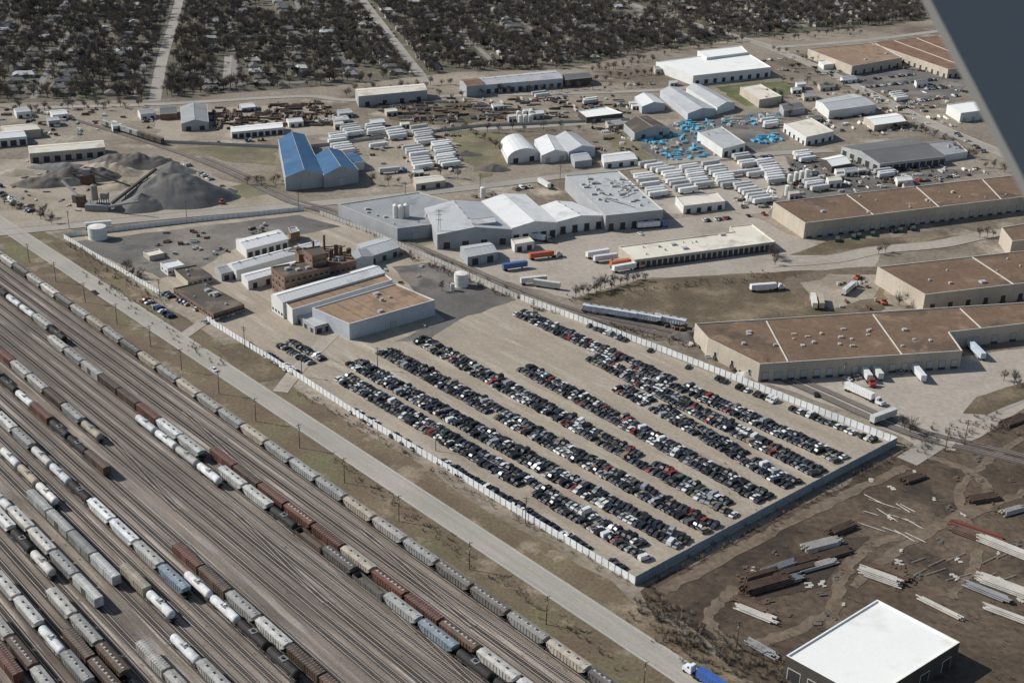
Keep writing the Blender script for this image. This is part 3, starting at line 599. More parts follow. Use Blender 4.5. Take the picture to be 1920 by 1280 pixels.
# centre facility
mb=MB()
add_b(mb,[(655,607),(815,562),(742,531),(585,577)],8.5,m_rbrown2,m_wblue,units=6,seams=0,docks=[(0,1,3,3,.1,DL),(1,1,3,3,.1,D)],trim=m_rwhite)
add_b(mb,[(548,580),(736,524),(716,509),(530,563)],8.2,m_rbrown2,m_wwhite,trim=m_rwhite)
add_b(mb,[(530,567),(722,511),(700,497),(508,552)],8.8,m_rwhite,m_wwhite,'gable',rise=1.6,wins=[(3,1,4,1.5,1.2)])
add_b(mb,[(590,612),(622,603),(572,575),(545,582)],4.2,m_rlgrey,m_wgrey,docks=[(0,2,3,2.6,.1,D),(3,4,2.6,2.4,.1,D)])
mb.obj('manufacturing_building')
mb=MB()
add_b(mb,[(533,520),(618,500),(606,482),(508,500)],13,m_rdark,m_wbrick,wins=[(0,3,8,1.6,1.7),(3,3,4,1.4,1.7)],units=5,trim=m_rust)
add_b(mb,[(585,480),(612,474),(600,460),(566,466)],19,m_rdark,m_wbrick,wins=[(0,4,3,1.4,1.5),(3,4,3,1.2,1.5)],trim=m_rust)
add_b(mb,[(618,500),(668,488),(652,470),(606,480)],11,m_rrust,m_wbrick,wins=[(0,2,5,1.6,1.6)],units=6,trim=m_rust)
add_b(mb,[(560,478),(582,474),(574,463),(553,467)],16,m_rdark,m_wbrick,wins=[(0,3,2,1.4,1.5)],trim=m_rust)
for x,y,r_,h_ in[(622,498,1.4,16),(632,494,1.2,17),(640,490,1.0,15),(655,486,1.3,13),(610,492,.6,22),(590,497,.6,20)]:
    p=G(x,y+22); mb.cyl((p.x,p.y,0),r_,h_,m_rust,10,cap=.6)
for i in range(8):
    a=G(U(540,650),U(505,520));b=G(U(540,650),U(505,520)); mb.tube((*a.xy,U(12,15)),(*b.xy,U(12,16)),.35,m_rust,5)
mb.obj('old_brick_factory')
mb=MB()
add_b(mb,[(465,527),(608,487),(598,478),(452,514)],5,m_rwhite,m_wwhite,'gable',rise=1,docks=[(0,6,2.5,3,.1,D)])
add_b(mb,[(443,507),(605,462),(590,452),(425,495)],6,m_rwhite,m_wwhite,'gable',rise=1.6,units=6,docks=[(3,2,3,3,.1,D)])
add_b(mb,[(415,513),(470,500),(455,487),(402,498)],4.5,m_rgrey,m_wgrey,'gable',rise=1,docks=[(0,3,3,3,.1,D)])
mb.obj('process_shed')
B('storage_shed',[(462,468),(540,448),(522,430),(442,450)],5.5,m_rwhite,m_wwhite,'gable',rise=1.3,docks=[(0,6,3,3.4,.1,D)],units=4)
B('storage_shed',[(690,482),(750,463),(722,444),(668,458)],5,m_rlgrey,m_wgrey,'gable',rise=1.5,docks=[(0,3,3,3,.1,D)])
B('storage_shed',[(655,492),(700,480),(690,466),(650,476)],6,m_rgrey,m_wwhite,'gable',rise=1.5,axis='v')
B('storage_shed',[(545,437),(562,433),(555,424),(540,427)],6,m_rgrey,m_wbrick)
B('office_building',[(400,588),(458,570),(380,527),(325,540)],4.2,m_rdark,m_wbrick,wins=[(0,1,8,1.8,1.4),(3,1,14,1.6,1.3)],units=7,trim=m_rdark)
B('office_building',[(352,527),(398,516),(368,496),(326,504)],4,m_rdark,m_wtan,wins=[(0,1,5,1.8,1.3)],units=3,trim=m_rdark)
B('guard_building',[(314,503),(347,496),(332,486),(300,492)],4.5,m_rwhite,m_wwhite,wins=[(0,1,4,1.5,1.2),(3,1,2,1.2,1.2)])
B('storage_shed',[(280,480),(308,474),(298,466),(268,472)],3,m_rcream,m_wtan)
# upper centre complex
B('factory_building',[(745,428),(812,420),(868,384),(786,360),(634,383)],8,m_rgrey,m_wgrey,units=14,docks=[(0,1,4,4,.1,DL)])
mb=MB()
add_b(mb,[(820,440),(960,430),(902,378),(796,390)],9,m_rlgrey,m_wgrey,'gable',axis='v',rise=3,units=5,docks=[(0,4,4,4,.1,D)])
add_b(mb,[(960,428),(1045,417),(985,364),(902,377)],9,m_rwhite,m_wwhite,'gable',axis='v',rise=2.6,docks=[(0,5,3.5,3.5,1.1,D)])
add_b(mb,[(1045,416),(1134,404),(1072,378),(1012,386)],8,m_rwhite,m_wwhite,'gable',axis='v',rise=2,docks=[(0,4,3.5,3.5,1.1,D)],units=4)
add_b(mb,[(830,446),(970,437),(960,430),(820,440)],5,m_rwhite,m_wwhite)
add_b(mb,[(885,421),(930,416),(922,407),(880,411)],12,m_rwhite,m_wgrey,'gable',rise=1.5,z0=9)
mb.obj('factory_building')
mb=MB(); add_b(mb,[(1136,404),(1244,393),(1160,320),(1060,329)],10,m_rlgrey,m_wgrey,units=40,docks=[(0,5,3.5,3.5,1.1,D)])
for i in range(10):
    a=G(U(1120,1180),U(335,380),11);b=a+Vector((U(-12,12),U(-12,12),0)); mb.tube((a.x,a.y,U(10.5,12.5)),(b.x,b.y,U(10.5,13)),.45,m_unit,6)
mb.obj('factory_building')
for x,y in((742,430),(752,431),(762,429)):
    mb=MB(); p=G(x,y); mb.cyl((p.x,p.y,2),1.8,13,m_tank,14,cap=1.2)
    for a in range(4): mb.box((p.x+1.4*math.cos(a*1.57+.7),p.y+1.4*math.sin(a*1.57+.7),0),(.3,.3,2.3),m_steel)
    mb.box((p.x-1.9,p.y,.1),(.2,.5,15),m_steel); mb.obj('storage_silo')
mb=MB(); p=G(823,462)
for a in range(3): mb.tube((p.x+1.6*math.cos(a*2.1),p.y+1.6*math.sin(a*2.1),0),(p.x+.4*math.cos(a*2.1),p.y+.4*math.sin(a*2.1),22),.12,m_unit,4)
for k in range(11):
    r1_=1.6-1.2*k/11; r2_=1.6-1.2*(k+1)/11
    for a in range(3): mb.tube((p.x+r1_*math.cos(a*2.1),p.y+r1_*math.sin(a*2.1),k*2),(p.x+r2_*math.cos(a*2.1+2.1),p.y+r2_*math.sin(a*2.1+2.1),k*2+2),.06,m_unit,3)
for z in(16,19,21.5): mb.box((p.x,p.y,z),(4,.2,.25),m_unit)
mb.obj('lattice_mast')
def tank(x,y,r_,h_,m=m_tank):
    mb=MB(); p=G(x,y); mb.cyl((p.x,p.y,.05),r_,h_,m,28,cap=r_*.15); mb.cyl((p.x,p.y,.02),r_+.4,.3,m_curb,28)
    for z in(h_*.33,h_*.66,h_-.2): mb.cyl((p.x,p.y,z),r_+.05,.1,m_unit,28)
    mb.box((p.x-r_-.15,p.y,.1),(.25,.5,h_+.8),m_steel)
    for i in range(16):
        a=i*math.pi/8; mb.box((p.x+r_*.97*math.cos(a),p.y+r_*.97*math.sin(a),h_),(.06,.06,1),m_steel)
    mb.obj('water_tank')
tank(184,447,5.2,7.2); tank(864,536,3.7,7.2); tank(848,545,1.2,4)
for x,y in((975,232),(985,231),(995,230),(972,224),(983,223),(995,222),(1492,340),(1502,338),(1475,366),(905,370),(1480,345),(1512,335)): 
    mb=MB(); p=G(x,y); mb.cyl((p.x,p.y,.05),1.9,6.5,m_tank,14,cap=.8); mb.cyl((p.x,p.y,3),1.95,.12,m_unit,14); mb.box((p.x-2,p.y,0),(.15,.4,7),m_steel); mb.obj('storage_silo')
B('loading_warehouse',[(1190,487),(1454,453),(1410,420),(1368,424),(1376,434),(1160,462)],5.5,m_rcream,m_wtan,docks=[(0,26,2.6,2.8,1.2,D)],units=10,trim=m_rcream)
B('truck_shop',[(877,482),(933,472),(918,454),(863,462)],5.5,m_rlgrey,m_wgrey,'gable',rise=1.5,docks=[(0,2,4,4,.1,D)])
B('storage_shed',[(965,458),(1002,452),(992,443),(958,448)],5,m_rcream,m_wwhite,docks=[(0,2,3,3,.1,D)])
B('brown_roof_warehouse',[(1510,418),(1990,360),(1960,322),(1450,379)],10,m_rbrown,m_wtan,docks=[(0,26,3,3.2,1.2,DL)],units=16,seams=3)
B('brown_roof_warehouse',[(1735,552),(2060,514),(1990,462),(1645,500)],10,m_rbrown,m_wtan,docks=[(0,10,3,3,1.2,D)],units=10,seams=1)
B('brown_roof_warehouse',[(1898,452),(2050,436),(2010,405),(1878,426)],10,m_rbrown,m_wtan,units=2)
mb=MB()
add_b(mb,[(1425,682),(1805,657),(1780,622),(1990,598),(1990,562),(1303,606),(1328,634)],9,m_rbrown,m_wtan,docks=[(0,16,3,3.2,1.2,DL),(6,3,1.5,2,2,m_glass),(2,6,3,3.2,1.2,DL)],units=0)
for x0,y0,x1,y1 in((1437,600,1478,677),(1637,588,1692,664),(1800,577,1840,614)):
    a=G(x0,y0,9);b=G(x1,y1,9); d=b-a; c=(a+b)/2; mb.box((c.x,c.y,8.5),(d.length-.8,.5,.45),m_trim,math.atan2(d.y,d.x))
for i in range(22):
    x=U(1360,1760); c=G(x,U(615,650),8.5); mb.box((c.x,c.y,8.5),(U(1,2.4),U(1,2),U(.4,1.1)),m_unit,.1)
mb.obj('brown_roof_warehouse')
B('white_roof_warehouse',[(1628,1312),(1800,1203),(1645,1123),(1474,1228)],8,m_rsnow,m_wdark,trim=m_rsnow,docks=[(0,4,4,4,.1,D),(3,4,4,4,.1,D)])
mb=MB()
add_b(mb,[(535,333),(607,326),(572,252),(522,262)],9,m_rblue,m_wgrey,'gable',axis='v',rise=4,docks=[(0,1,5,5,.1,DL)],trim=m_wwhite)
add_b(mb,[(607,328),(672,318),(640,282),(590,292)],9,m_rblue,m_wgrey,'gable',axis='v',rise=4,docks=[(0,1,5,5,.1,DL)],trim=m_wwhite)
add_b(mb,[(660,306),(683,302),(662,286),(642,290)],6,m_rblue,m_wwhite,'gable',rise=1.5,trim=m_wwhite)
mb.obj('blue_roof_factory')
for nm,px,h_,rf,wl,kw in [
 ('metal_warehouse',[(672,181),(801,169),(795,157),(666,167)],9,m_rcream,m_wgrey,dict(kind='gable',rise=1.5,docks=[(0,4,4,4,.1,D)])),
 ('metal_warehouse',[(878,162),(1056,147),(1040,132),(864,150)],8,m_rlgrey,m_wblue,dict(kind='gable',rise=2,docks=[(0,12,4,4,.1,D)],units=8)),
 ('metal_warehouse',[(875,162),(908,158),(895,146),(862,150)],9.5,m_rrust,m_wgrey,dict(kind='gable',rise=1.4)),
 ('white_roof_warehouse',[(1300,142),(1446,126),(1394,95),(1230,116)],9,m_rsnow,m_wwhite,dict(docks=[(0,9,4,4,.1,D)],trim=m_rsnow)),
 ('white_roof_warehouse',[(1325,108),(1402,98),(1390,86),(1308,95)],11,m_rsnow,m_wwhite,dict(trim=m_rsnow)),
 ('brown_roof_warehouse',[(1598,124),(1692,108),(1640,80),(1515,92)],9,m_rbrown2,m_wtan,dict(units=5,docks=[(0,6,3,3,1,D)])),
 ('brown_roof_warehouse',[(1778,130),(1980,108),(1880,55),(1632,80)],9,m_rrust,m_wtan,dict(docks=[(0,20,3,3,1,D),(3,14,3,3,1,D)],seams=5,units=10)),
 ('metal_shed',[(340,232),(391,229),(388,196),(338,200)],6,m_rgrey,m_wgrey,dict(kind='gable',axis='v',rise=2.5,docks=[(0,2,4,3.5,.1,D)])),
 ('metal_shed',[(300,214),(332,212),(330,198),(300,200)],5,m_rdgrey,m_wbrick,dict(kind='gable',rise=1.5)),
 ('white_shed',[(434,248),(531,239),(529,229),(432,238)],5,m_rsnow,m_wwhite,dict(kind='gable',rise=1,docks=[(0,8,3.5,3.2,.1,D)])),
 ('tan_warehouse',[(55,288),(197,276),(194,263),(52,274)],7,m_rcream,m_wtan,dict(kind='gable',rise=1.5,docks=[(0,7,4,4,.1,D)])),
 ('white_shed',[(-20,262),(50,256),(42,244),(-30,250)],6,m_rwhite,m_wwhite,dict(kind='gable',rise=1.5,docks=[(0,4,4,4,.1,D)])),
 ('white_shed',[(10,248),(76,242),(60,232),(0,237)],6,m_rcream,m_wtan,dict(kind='gable',rise=1.5)),
 ('quonset_warehouse',[(952,298),(1012,290),(984,262),(938,270)],4,m_rwhite,m_wwhite,dict(kind='vault',axis='v',rise=6,docks=[(0,2,4,3.5,.1,D)])),
 ('white_shed',[(1015,292),(1066,285),(1048,256),(1002,262)],6,m_rwhite,m_wwhite,dict(kind='gable',axis='v',rise=3,docks=[(0,2,3,3.5,.1,DL)])),
 ('white_shed',[(1066,285),(1116,276),(1078,250),(1040,256)],7,m_rlgrey,m_wblue,dict(kind='gable',axis='v',rise=3,docks=[(0,2,4,4,.1,DL)])),
 ('metal_shed',[(1078,303),(1110,299),(1096,284),(1068,288)],5,m_rlgrey,m_wgrey,dict(kind='gable',rise=1.5)),
 ('white_shed',[(1133,305),(1196,298),(1180,283),(1128,290)],4.5,m_rwhite,m_wwhite,dict(kind='gable',rise=1.5,docks=[(0,3,3,3,.1,D)])),
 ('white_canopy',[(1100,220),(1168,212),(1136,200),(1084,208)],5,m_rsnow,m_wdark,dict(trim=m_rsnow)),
 ('dark_roof_shed',[(1190,250),(1256,240),(1216,217),(1170,232)],6,m_rdark,m_wgrey,dict(kind='gable',axis='v',rise=3,docks=[(0,2,4,4,.1,D)])),
 ('white_shed',[(1204,200),(1247,194),(1222,176),(1190,182)],6,m_rwhite,m_wblue,dict(kind='gable',axis='v',rise=2.5)),
 ('metal_warehouse',[(1290,213),(1342,204),(1268,163),(1238,170)],6,m_rlgrey,m_wblue,dict(kind='gable',axis='v',rise=2.5)),
 ('metal_warehouse',[(1345,202),(1378,192),(1312,158),(1287,164)],6,m_rlgrey,m_wwhite,dict(kind='gable',axis='v',rise=2.5)),
 ('tan_warehouse',[(1424,187),(1466,180),(1425,157),(1388,163)],7,m_rcream,m_wtan,dict(units=3)),
 ('metal_warehouse',[(1355,279),(1398,268),(1352,236),(1308,247)],7,m_rlgrey,m_wwhite,dict(docks=[(0,3,4,4,.1,D)],units=4)),
 ('metal_warehouse',[(1512,257),(1564,246),(1520,220),(1470,231)],7,m_rcream,m_wwhite,dict(docks=[(0,4,3,3,.1,D),(3,5,3,3,.1,D)])),
 ('metal_warehouse',[(1555,208),(1643,196),(1600,176),(1530,189)],7,m_rlgrey,m_wwhite,dict(kind='gable',rise=2)),
 ('white_shed',[(1640,235),(1700,227),(1680,212),(1620,220)],5,m_rsnow,m_wtan,dict(kind='gable',rise=1.5)),
 ('white_shed',[(1802,212),(1900,200),(1870,183),(1776,196)],8,m_rsnow,m_wwhite,dict(docks=[(0,6,3,3,.1,DL)],trim=m_rsnow)),
 ('distribution_hall',[(1650,307),(1774,293),(1702,258),(1578,275)],6.5,m_rdgrey,m_wgrey,dict(kind='gable',rise=3,docks=[(0,10,5,4.5,.1,D),(3,5,5,4.5,.1,D)])),
 ('metal_shed',[(1762,292),(1815,284),(1790,262),(1736,268)],5,m_rgrey,m_wwhite,dict(units=3)),
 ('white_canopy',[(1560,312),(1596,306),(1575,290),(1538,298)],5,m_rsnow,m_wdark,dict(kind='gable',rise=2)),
 ('white_shed',[(1282,386),(1360,377),(1344,360),(1267,368)],5.5,m_rcream,m_wwhite,dict(docks=[(0,4,3,3,.1,D)])),
 ('metal_shed',[(1470,208),(1510,202),(1495,190),(1462,196)],5,m_rdgrey,m_wgrey,dict(kind='gable',rise=1.5)),
 ('metal_shed',[(780,345),(835,338),(825,328),(775,333)],4.5,m_rcream,m_wtan,dict(kind='gable',rise=1.2,docks=[(0,2,3,3,.1,D)])),
 ('metal_shed',[(1060,150),(1110,145),(1100,135),(1055,139)],7,m_rdgrey,m_wdark,dict(kind='gable',rise=1.5)),
 ('white_shed',[(1545,122),(1575,118),(1565,110),(1535,114)],5,m_rwhite,m_wwhite,dict()),
 ]: B(nm,px,h_,rf,wl,**kw)
for i in range(44):
    x,y=CH([(U(1480,1860),U(135,235)),(U(820,1200),U(185,240)),(U(1120,1330),U(125,175)),(U(-60,280),U(210,250)),(U(1480,1640),U(320,370)),(U(440,640),U(198,235)),(U(620,760),U(210,240)),(U(1480,1700),U(310,365)),(U(680,870),U(255,330))])
    w_=U(14,30); 
    B('small_shed',[(x,y),(x+w_,y-w_*.1),(x+w_*.75,y-w_*.38),(x-w_*.2,y-w_*.28)],U(3,5),CH([m_rwhite,m_rlgrey,m_rcream,m_rdgrey,m_rwhite,m_rgrey]),CH([m_wwhite,m_wtan,m_wgrey]),kind='gable',rise=U(.8,1.6),docks=[(0,2,2.5,2.4,.1,m_door)])
mb=MB(); m_gd=mk('m_gdump',(.03,.16,.10),.15,.4); mb.extr([(-3,.3),(-3.2,2),(3.2,2),(3,.3)],-1.2,1.2,m_gd); mb.box((0,0,2.0),(6.2,2.2,.05),m_wdark)
for i in range(6): 
    for sg in(-1,1): mb.box((-2.5+i,sg*1.25,.35),(.12,.12,1.6),m_gd)
me=mb.mesh('dumpster')
for p in((1600,447),(1610,444),(1636,441),(1688,434),(1712,431),(1570,452)): q=G(*p); inst('roll_off_dumpster',me,(q.x,q.y,.15),1.3)
# ---------------------------------------------------------------- piles & plant
def pile(name,c,rx,ry,h_,m,ang=0,n=64,rg=18,pw=1.0,rough=.1,ridge=0):
    p=G(*c); mb=MB()
    def pt(i,j):
        i%=n
        a=2*math.pi*i/n; f=j/rg; rr=1+.22*MN.noise(Vector((math.cos(a)*1.5+c[0],math.sin(a)*1.5,0)))
        x=rx*f*rr*math.cos(a)+ridge*(1-f)*math.cos(a);y=ry*f*rr*math.sin(a); z=h_*(1-f**pw)*(1+rough*MN.noise(Vector((x*.1,y*.1,c[0]))))+ (rough*.5*h_*MN.noise(Vector((x*.25,y*.25,c[1])))*(1-f))
        return (p.x+x*math.cos(ang)-y*math.sin(ang),p.y+x*math.sin(ang)+y*math.cos(ang),max(z,.0)+.1)
    for j in range(rg):
        for i in range(n):
            if j==0: mb.face([pt(0,0) if not ridge else pt(i,0),pt(i,1),pt(i+1,1)]+([pt(i+1,0)] if ridge else []),m)
            else: mb.face([pt(i,j),pt(i,j+1),pt(i+1,j+1),pt(i+1,j)],m)
    return mb.obj(name)
pile('gravel_pile',(328,372),38,24,16,m_gravel,.12,ridge=9,rough=.12,pw=1.1); pile('gravel_pile',(268,388),19,13,9,m_gravel,.4,rough=.15)
pile('gravel_pile',(245,308),34,16,7,m_gravd,0,rough=.5,ridge=10,pw=1.4); pile('gravel_pile',(325,322),16,10,7,m_gravel,rough=.2); pile('dirt_pile',(150,335),30,13,7,m_gravd,.3,rough=.5,ridge=8,pw=1.4)
pile('dirt_pile',(95,345),24,10,5,m_gravd,.2,rough=.5,ridge=6,pw=1.4); pile('gravel_pile',(430,360),6,5,2.8,m_gravel); pile('dirt_pile',(205,322),26,11,6,m_tan,-.2,rough=.5,ridge=6); pile('dirt_pile',(30,325),14,8,3,m_tan); pile('dirt_pile',(120,315),22,9,4,m_gravel,rough=.4); pile('dirt_pile',(230,350),16,10,4,m_tan,rough=.4)
pile('dirt_pile',(925,317),12,9,4,m_gravd,rough=.4); pile('dirt_pile',(875,290),12,6,3,m_gravd,rough=.5); pile('rubble_pile',(1395,705),9,5,2.5,m_pipew,rough=.9); pile('rubble_pile',(1285,632),8,6,3,m_gravd,rough=.9)
mb=MB(); p=G(180,392)
mb.cyl((p.x,p.y,6),2.2,9,m_cement,14,r2=2.0,cap=1)
for dx,dy in((-2,-2),(2,-2),(2,2),(-2,2),(4,0),(7,0),(4,4),(7,4)): mb.box((p.x+dx,p.y+dy,0),(.4,.4,6.5),m_steel)
mb.box((p.x+5.5,p.y+2,6.2),(4,5,3.5),m_cement); mb.box((p.x+2,p.y-2,0),(14,6,4),m_steel); mb.tube((p.x-4,p.y,2),(p.x-28,p.y+24,10),.8,m_steel,4); mb.tube((p.x+4,p.y-4,2),(p.x+30,p.y-10,9),.7,m_steel,4)
mb.box((p.x-10,p.y+4,0),(5,4,7),m_rust); mb.box((p.x-16,p.y+12,0),(4,3,5),m_steel)
a=Vector((p.x+8,p.y+6,2)); b=G(298,368); b=Vector((b.x,b.y,18)); mb.tube(a,b,1.0,m_wdark,4)
for f in(.3,.55,.8):
    c=a.lerp(b,f)
    for dy in(-1.5,1.5): mb.tube((c.x,c.y+dy*1.5,0),(c.x,c.y,c.z),.2,m_wdark,4)
mb.obj('gravel_processing_plant')
mb=MB(); p=G(165,345); mb.box((p.x,p.y,0),(8,5,6),m_rust); mb.box((p.x,p.y,6),(5,3,4),m_steel); mb.tube((p.x,p.y,9),(p.x+30,p.y-8,2),.7,m_wdark,4); mb.tube((p.x,p.y,8),(p.x-26,p.y+10,1),.7,m_wdark,4); mb.obj('gravel_crusher')
# pipe / lumber stacks
def stack(c,q,L_,n,m,layers=2,r_=.28,name='pipe_stack'):
    p=G(*c);d=G(*q)-p; d.z=0; d.normalize(); w=Vector((-d.y,d.x,0)); mb=MB()
    for l in(-.3,.3): a=p+d*L_*l; mb.box((a.x,a.y,.03),(.3,n*r_*2.2,.3),m_wood,math.atan2(d.y,d.x))
    for k in range(layers):
        for i in range(n-k):
            o_=w*((i-(n-k)/2)*r_*2.1)+d*U(-1.6,1.6); z=.3+r_+k*r_*1.8
            a=p+o_-d*L_/2; b=p+o_+d*L_/2; mb.tube((a.x,a.y,z),(b.x,b.y,z),r_,m,6)
    mb.obj(name)
SPX=[((1430,1080),(1500,1060),m_rust),((1455,1068),(1520,1046),m_steel),((1500,1052),(1560,1034),m_rust),((1540,1023),(1600,1008),m_pipew),((1530,1062),(1590,1045),m_pipew),((1435,1098),(1500,1080),m_rust),((1470,1090),(1540,1072),m_steel),((1490,1072),(1560,1052),m_wood),((1560,1040),(1620,1022),m_wood)]
for c,q,m in SPX: stack(c,q,U(12,17),random.randint(6,10),m,random.randint(2,4))
for c,q,m,n,L_ in [((1420,1152),(1460,1168),m_pipew,7,13),((1410,1140),(1450,1156),m_rust,6,12),((1650,1084),(1690,1098),m_pipew,8,13),((1670,1076),(1710,1090),m_rust,7,12),((1840,1010),(1900,1032),m_rust,10,20),((1885,1030),(1940,1052),m_pipew,8,18),((1830,998),(1890,1018),mk('m_redpipe',(.17,.06,.045),.2,.3),6,18),((1880,1100),(1940,1122),m_pipew,10,16),((1850,1112),(1900,1132),m_steel,6,14),((1842,936),(1880,930),m_rust,9,12),((1710,898),(1740,888),m_wood,8,10),((1575,994),(1605,982),m_wood,8,11),((1900,790),(1940,775),m_rust,10,14),((1760,1140),(1800,1160),m_pipew,4,15),((1890,1155),(1930,1170),m_pipew,5,14),((1895,960),(1930,950),m_pipew,6,10),((1430,1218),(1460,1235),m_steel,6,10)]:
    stack(c,q,L_,n,m,random.randint(2,4),name='pipe_stack' if m is not m_wood else 'lumber_stack')
for i in range(12):
    x=1640+ (i%4)*24+U(-6,6); y=940+(i//4)*26+(i%4)*5+U(-4,4); stack((x,y),(x+30,y+14+U(-5,5)),U(5,10),2,m_pipew,1,.1,'timber_skid')
for i in range(10):
    x=1720+(i%5)*42+U(-8,8); y=1045+(i//5)*30+U(-8,8); stack((x,y),(x+30,y-12+U(-4,4)),U(6,13),1,m_pipew,1,.12,'timber_skid')
def clutter(poly,n,ms,name,wd=(4,12),hh=(.4,1.7)):
    W=[G(*p) for p in poly]; xs=[p.x for p in W];ys=[p.y for p in W]; mb=MB(); k=0
    def inside(x,y):
        c=False
        for i in range(len(W)):
            a,b=W[i],W[i-1]
            if (a.y>y)!=(b.y>y) and x<(b.x-a.x)*(y-a.y)/(b.y-a.y)+a.x: c=not c
        return c
    while k<n:
        x,y=U(min(xs),max(xs)),U(min(ys),max(ys))
        if inside(x,y):
            k+=1; m=CH(ms); an=CH([.15,1.72])+U(-.08,.08); l=U(*wd)
            for j in range(random.randint(2,4)):
                mb.box((x+U(-1,1),y+j*1.0,.1),(l*U(.6,1),U(.7,1.1),U(*hh)),m,an)
    mb.obj(name)
mstk=[m_rust,m_gravd,m_steel,m_wood,m_pipew]
clutter([(390,205),(600,190),(650,235),(400,245)],150,[m_wdark,m_wood,m_wood],'steel_stock_rows',(8,16))
clutter([(680,195),(860,185),(1000,225),(780,232)],140,[m_wdark,m_wood,m_steel,m_rust],'steel_stock_rows',(8,16))
clutter([(840,190),(1180,178),(1180,222),(1000,225)],110,mstk,'yard_material_stacks')
clutter([(1200,262),(1340,240),(1400,285),(1250,305)],110,[m_wrap,m_wrap,m_wrap,m_unit],'blue_wrapped_lumber_stacks',(3,7))
clutter([(1255,232),(1330,222),(1345,240),(1270,250)],40,[m_wrap,m_wrap,m_pipew],'blue_wrapped_lumber_stacks',(3,7))
clutter([(1350,228),(1450,208),(1470,222),(1380,245)],45,[m_wrap,m_pipew,m_unit],'blue_wrapped_lumber_stacks',(3,7))
clutter([(1408,262),(1455,250),(1470,262),(1420,272)],26,[m_wrap],'blue_wrapped_lumber_stacks',(4,8))
clutter([(1480,300),(1600,300),(1780,315),(1880,320),(1620,365),(1480,370)],150,[m_unit,m_pipew,m_tank,m_gravd,m_wood],'yard_material_stacks',(2,6))
clutter([(1370,372),(1460,350),(1450,395),(1390,392)],45,[m_unit,m_tank,m_gravd],'yard_material_stacks',(2,6))
clutter([(30,290),(330,300),(420,350),(150,400),(0,390)],60,[m_gravd,m_steel,m_pipew],'plant_debris',(1.5,4),(.3,1))
clutter([(280,440),(520,420),(540,445),(420,480),(320,500)],26,[m_rust,m_steel,m_unit],'yard_debris',(1.5,4))
clutter([(690,240),(860,235),(880,320),(700,330)],70,mstk,'yard_material_stacks',(2,6))
clutter([(1480,180),(1780,160),(1850,240),(1560,260)],130,[m_unit,m_tank,m_gravd,m_pipew],'yard_material_stacks',(2,6))
clutter([(1240,610),(1310,615),(1420,700),(1380,710)],34,[m_pipew,m_rust,m_unit],'yard_debris',(1,4))
clutter([(1530,530),(1650,520),(1650,580),(1560,585)],12,[m_rust,m_unit],'yard_debris',(1,4))
clutter([(1350,1060),(1560,1000),(1760,1090),(1500,1200)],30,[m_wood,m_gravd,m_pipew],'yard_debris',(1,3),(.15,.4))
clutter([(1600,900),(1900,850),(1930,1150),(1700,1110)],30,[m_wood,m_gravd,m_pipew],'yard_debris',(1,3),(.15,.4))
clutter([(-100,205),(280,205),(290,250),(-80,260)],60,[m_unit,m_gravd,m_tank,m_wood],'yard_material_stacks',(2,7))
clutter([(1060,250),(1180,235),(1200,300),(1110,310)],40,[m_unit,m_gravd,m_tank,m_wood],'yard_material_stacks',(2,6))
clutter([(560,500),(850,500),(700,560),(850,640)],14,[m_unit,m_rust],'yard_debris',(1,3),(.3,1))
# ---------------------------------------------------------------- utility poles
mb=MB(); mb.tube((0,0,0),(0,0,11),.19,m_wood,7,.13); mb.box((0,0,10.2),(.14,2.6,.16),m_wood); mb.box((0,0,9.2),(.14,2.0,.14),m_wood)
for y in(-1.2,-.5,.5,1.2): mb.cyl((0,y,10.36),.07,.25,m_unit,6)
mb.cyl((.3,0,8),.28,1,m_unit,8)
me=mb.mesh('utility_pole'); an=math.atan2(ES.y,ES.x)
for p in [(55,492),(105,528),(160,567),(220,608),(283,650),(341,695),(411,738),(480,790),(562,840),(646,905),(748,977),(880,1067),(1024,1170),(1206,1296)]: q=G(*p); inst('utility_pole',me,(q.x,q.y,0),an)
for p in [(459,652),(566,706),(708,692),(985,980),(817,845),(1808,830),(1435,712),(1580,720),(300,560),(130,428),(350,408),(560,392),(760,372),(900,355),(1050,338),(1250,312),(1772,845),(1380,1218),(1000,600)]: q=G(*p); inst('utility_pole',me,(q.x,q.y,0),1.4)
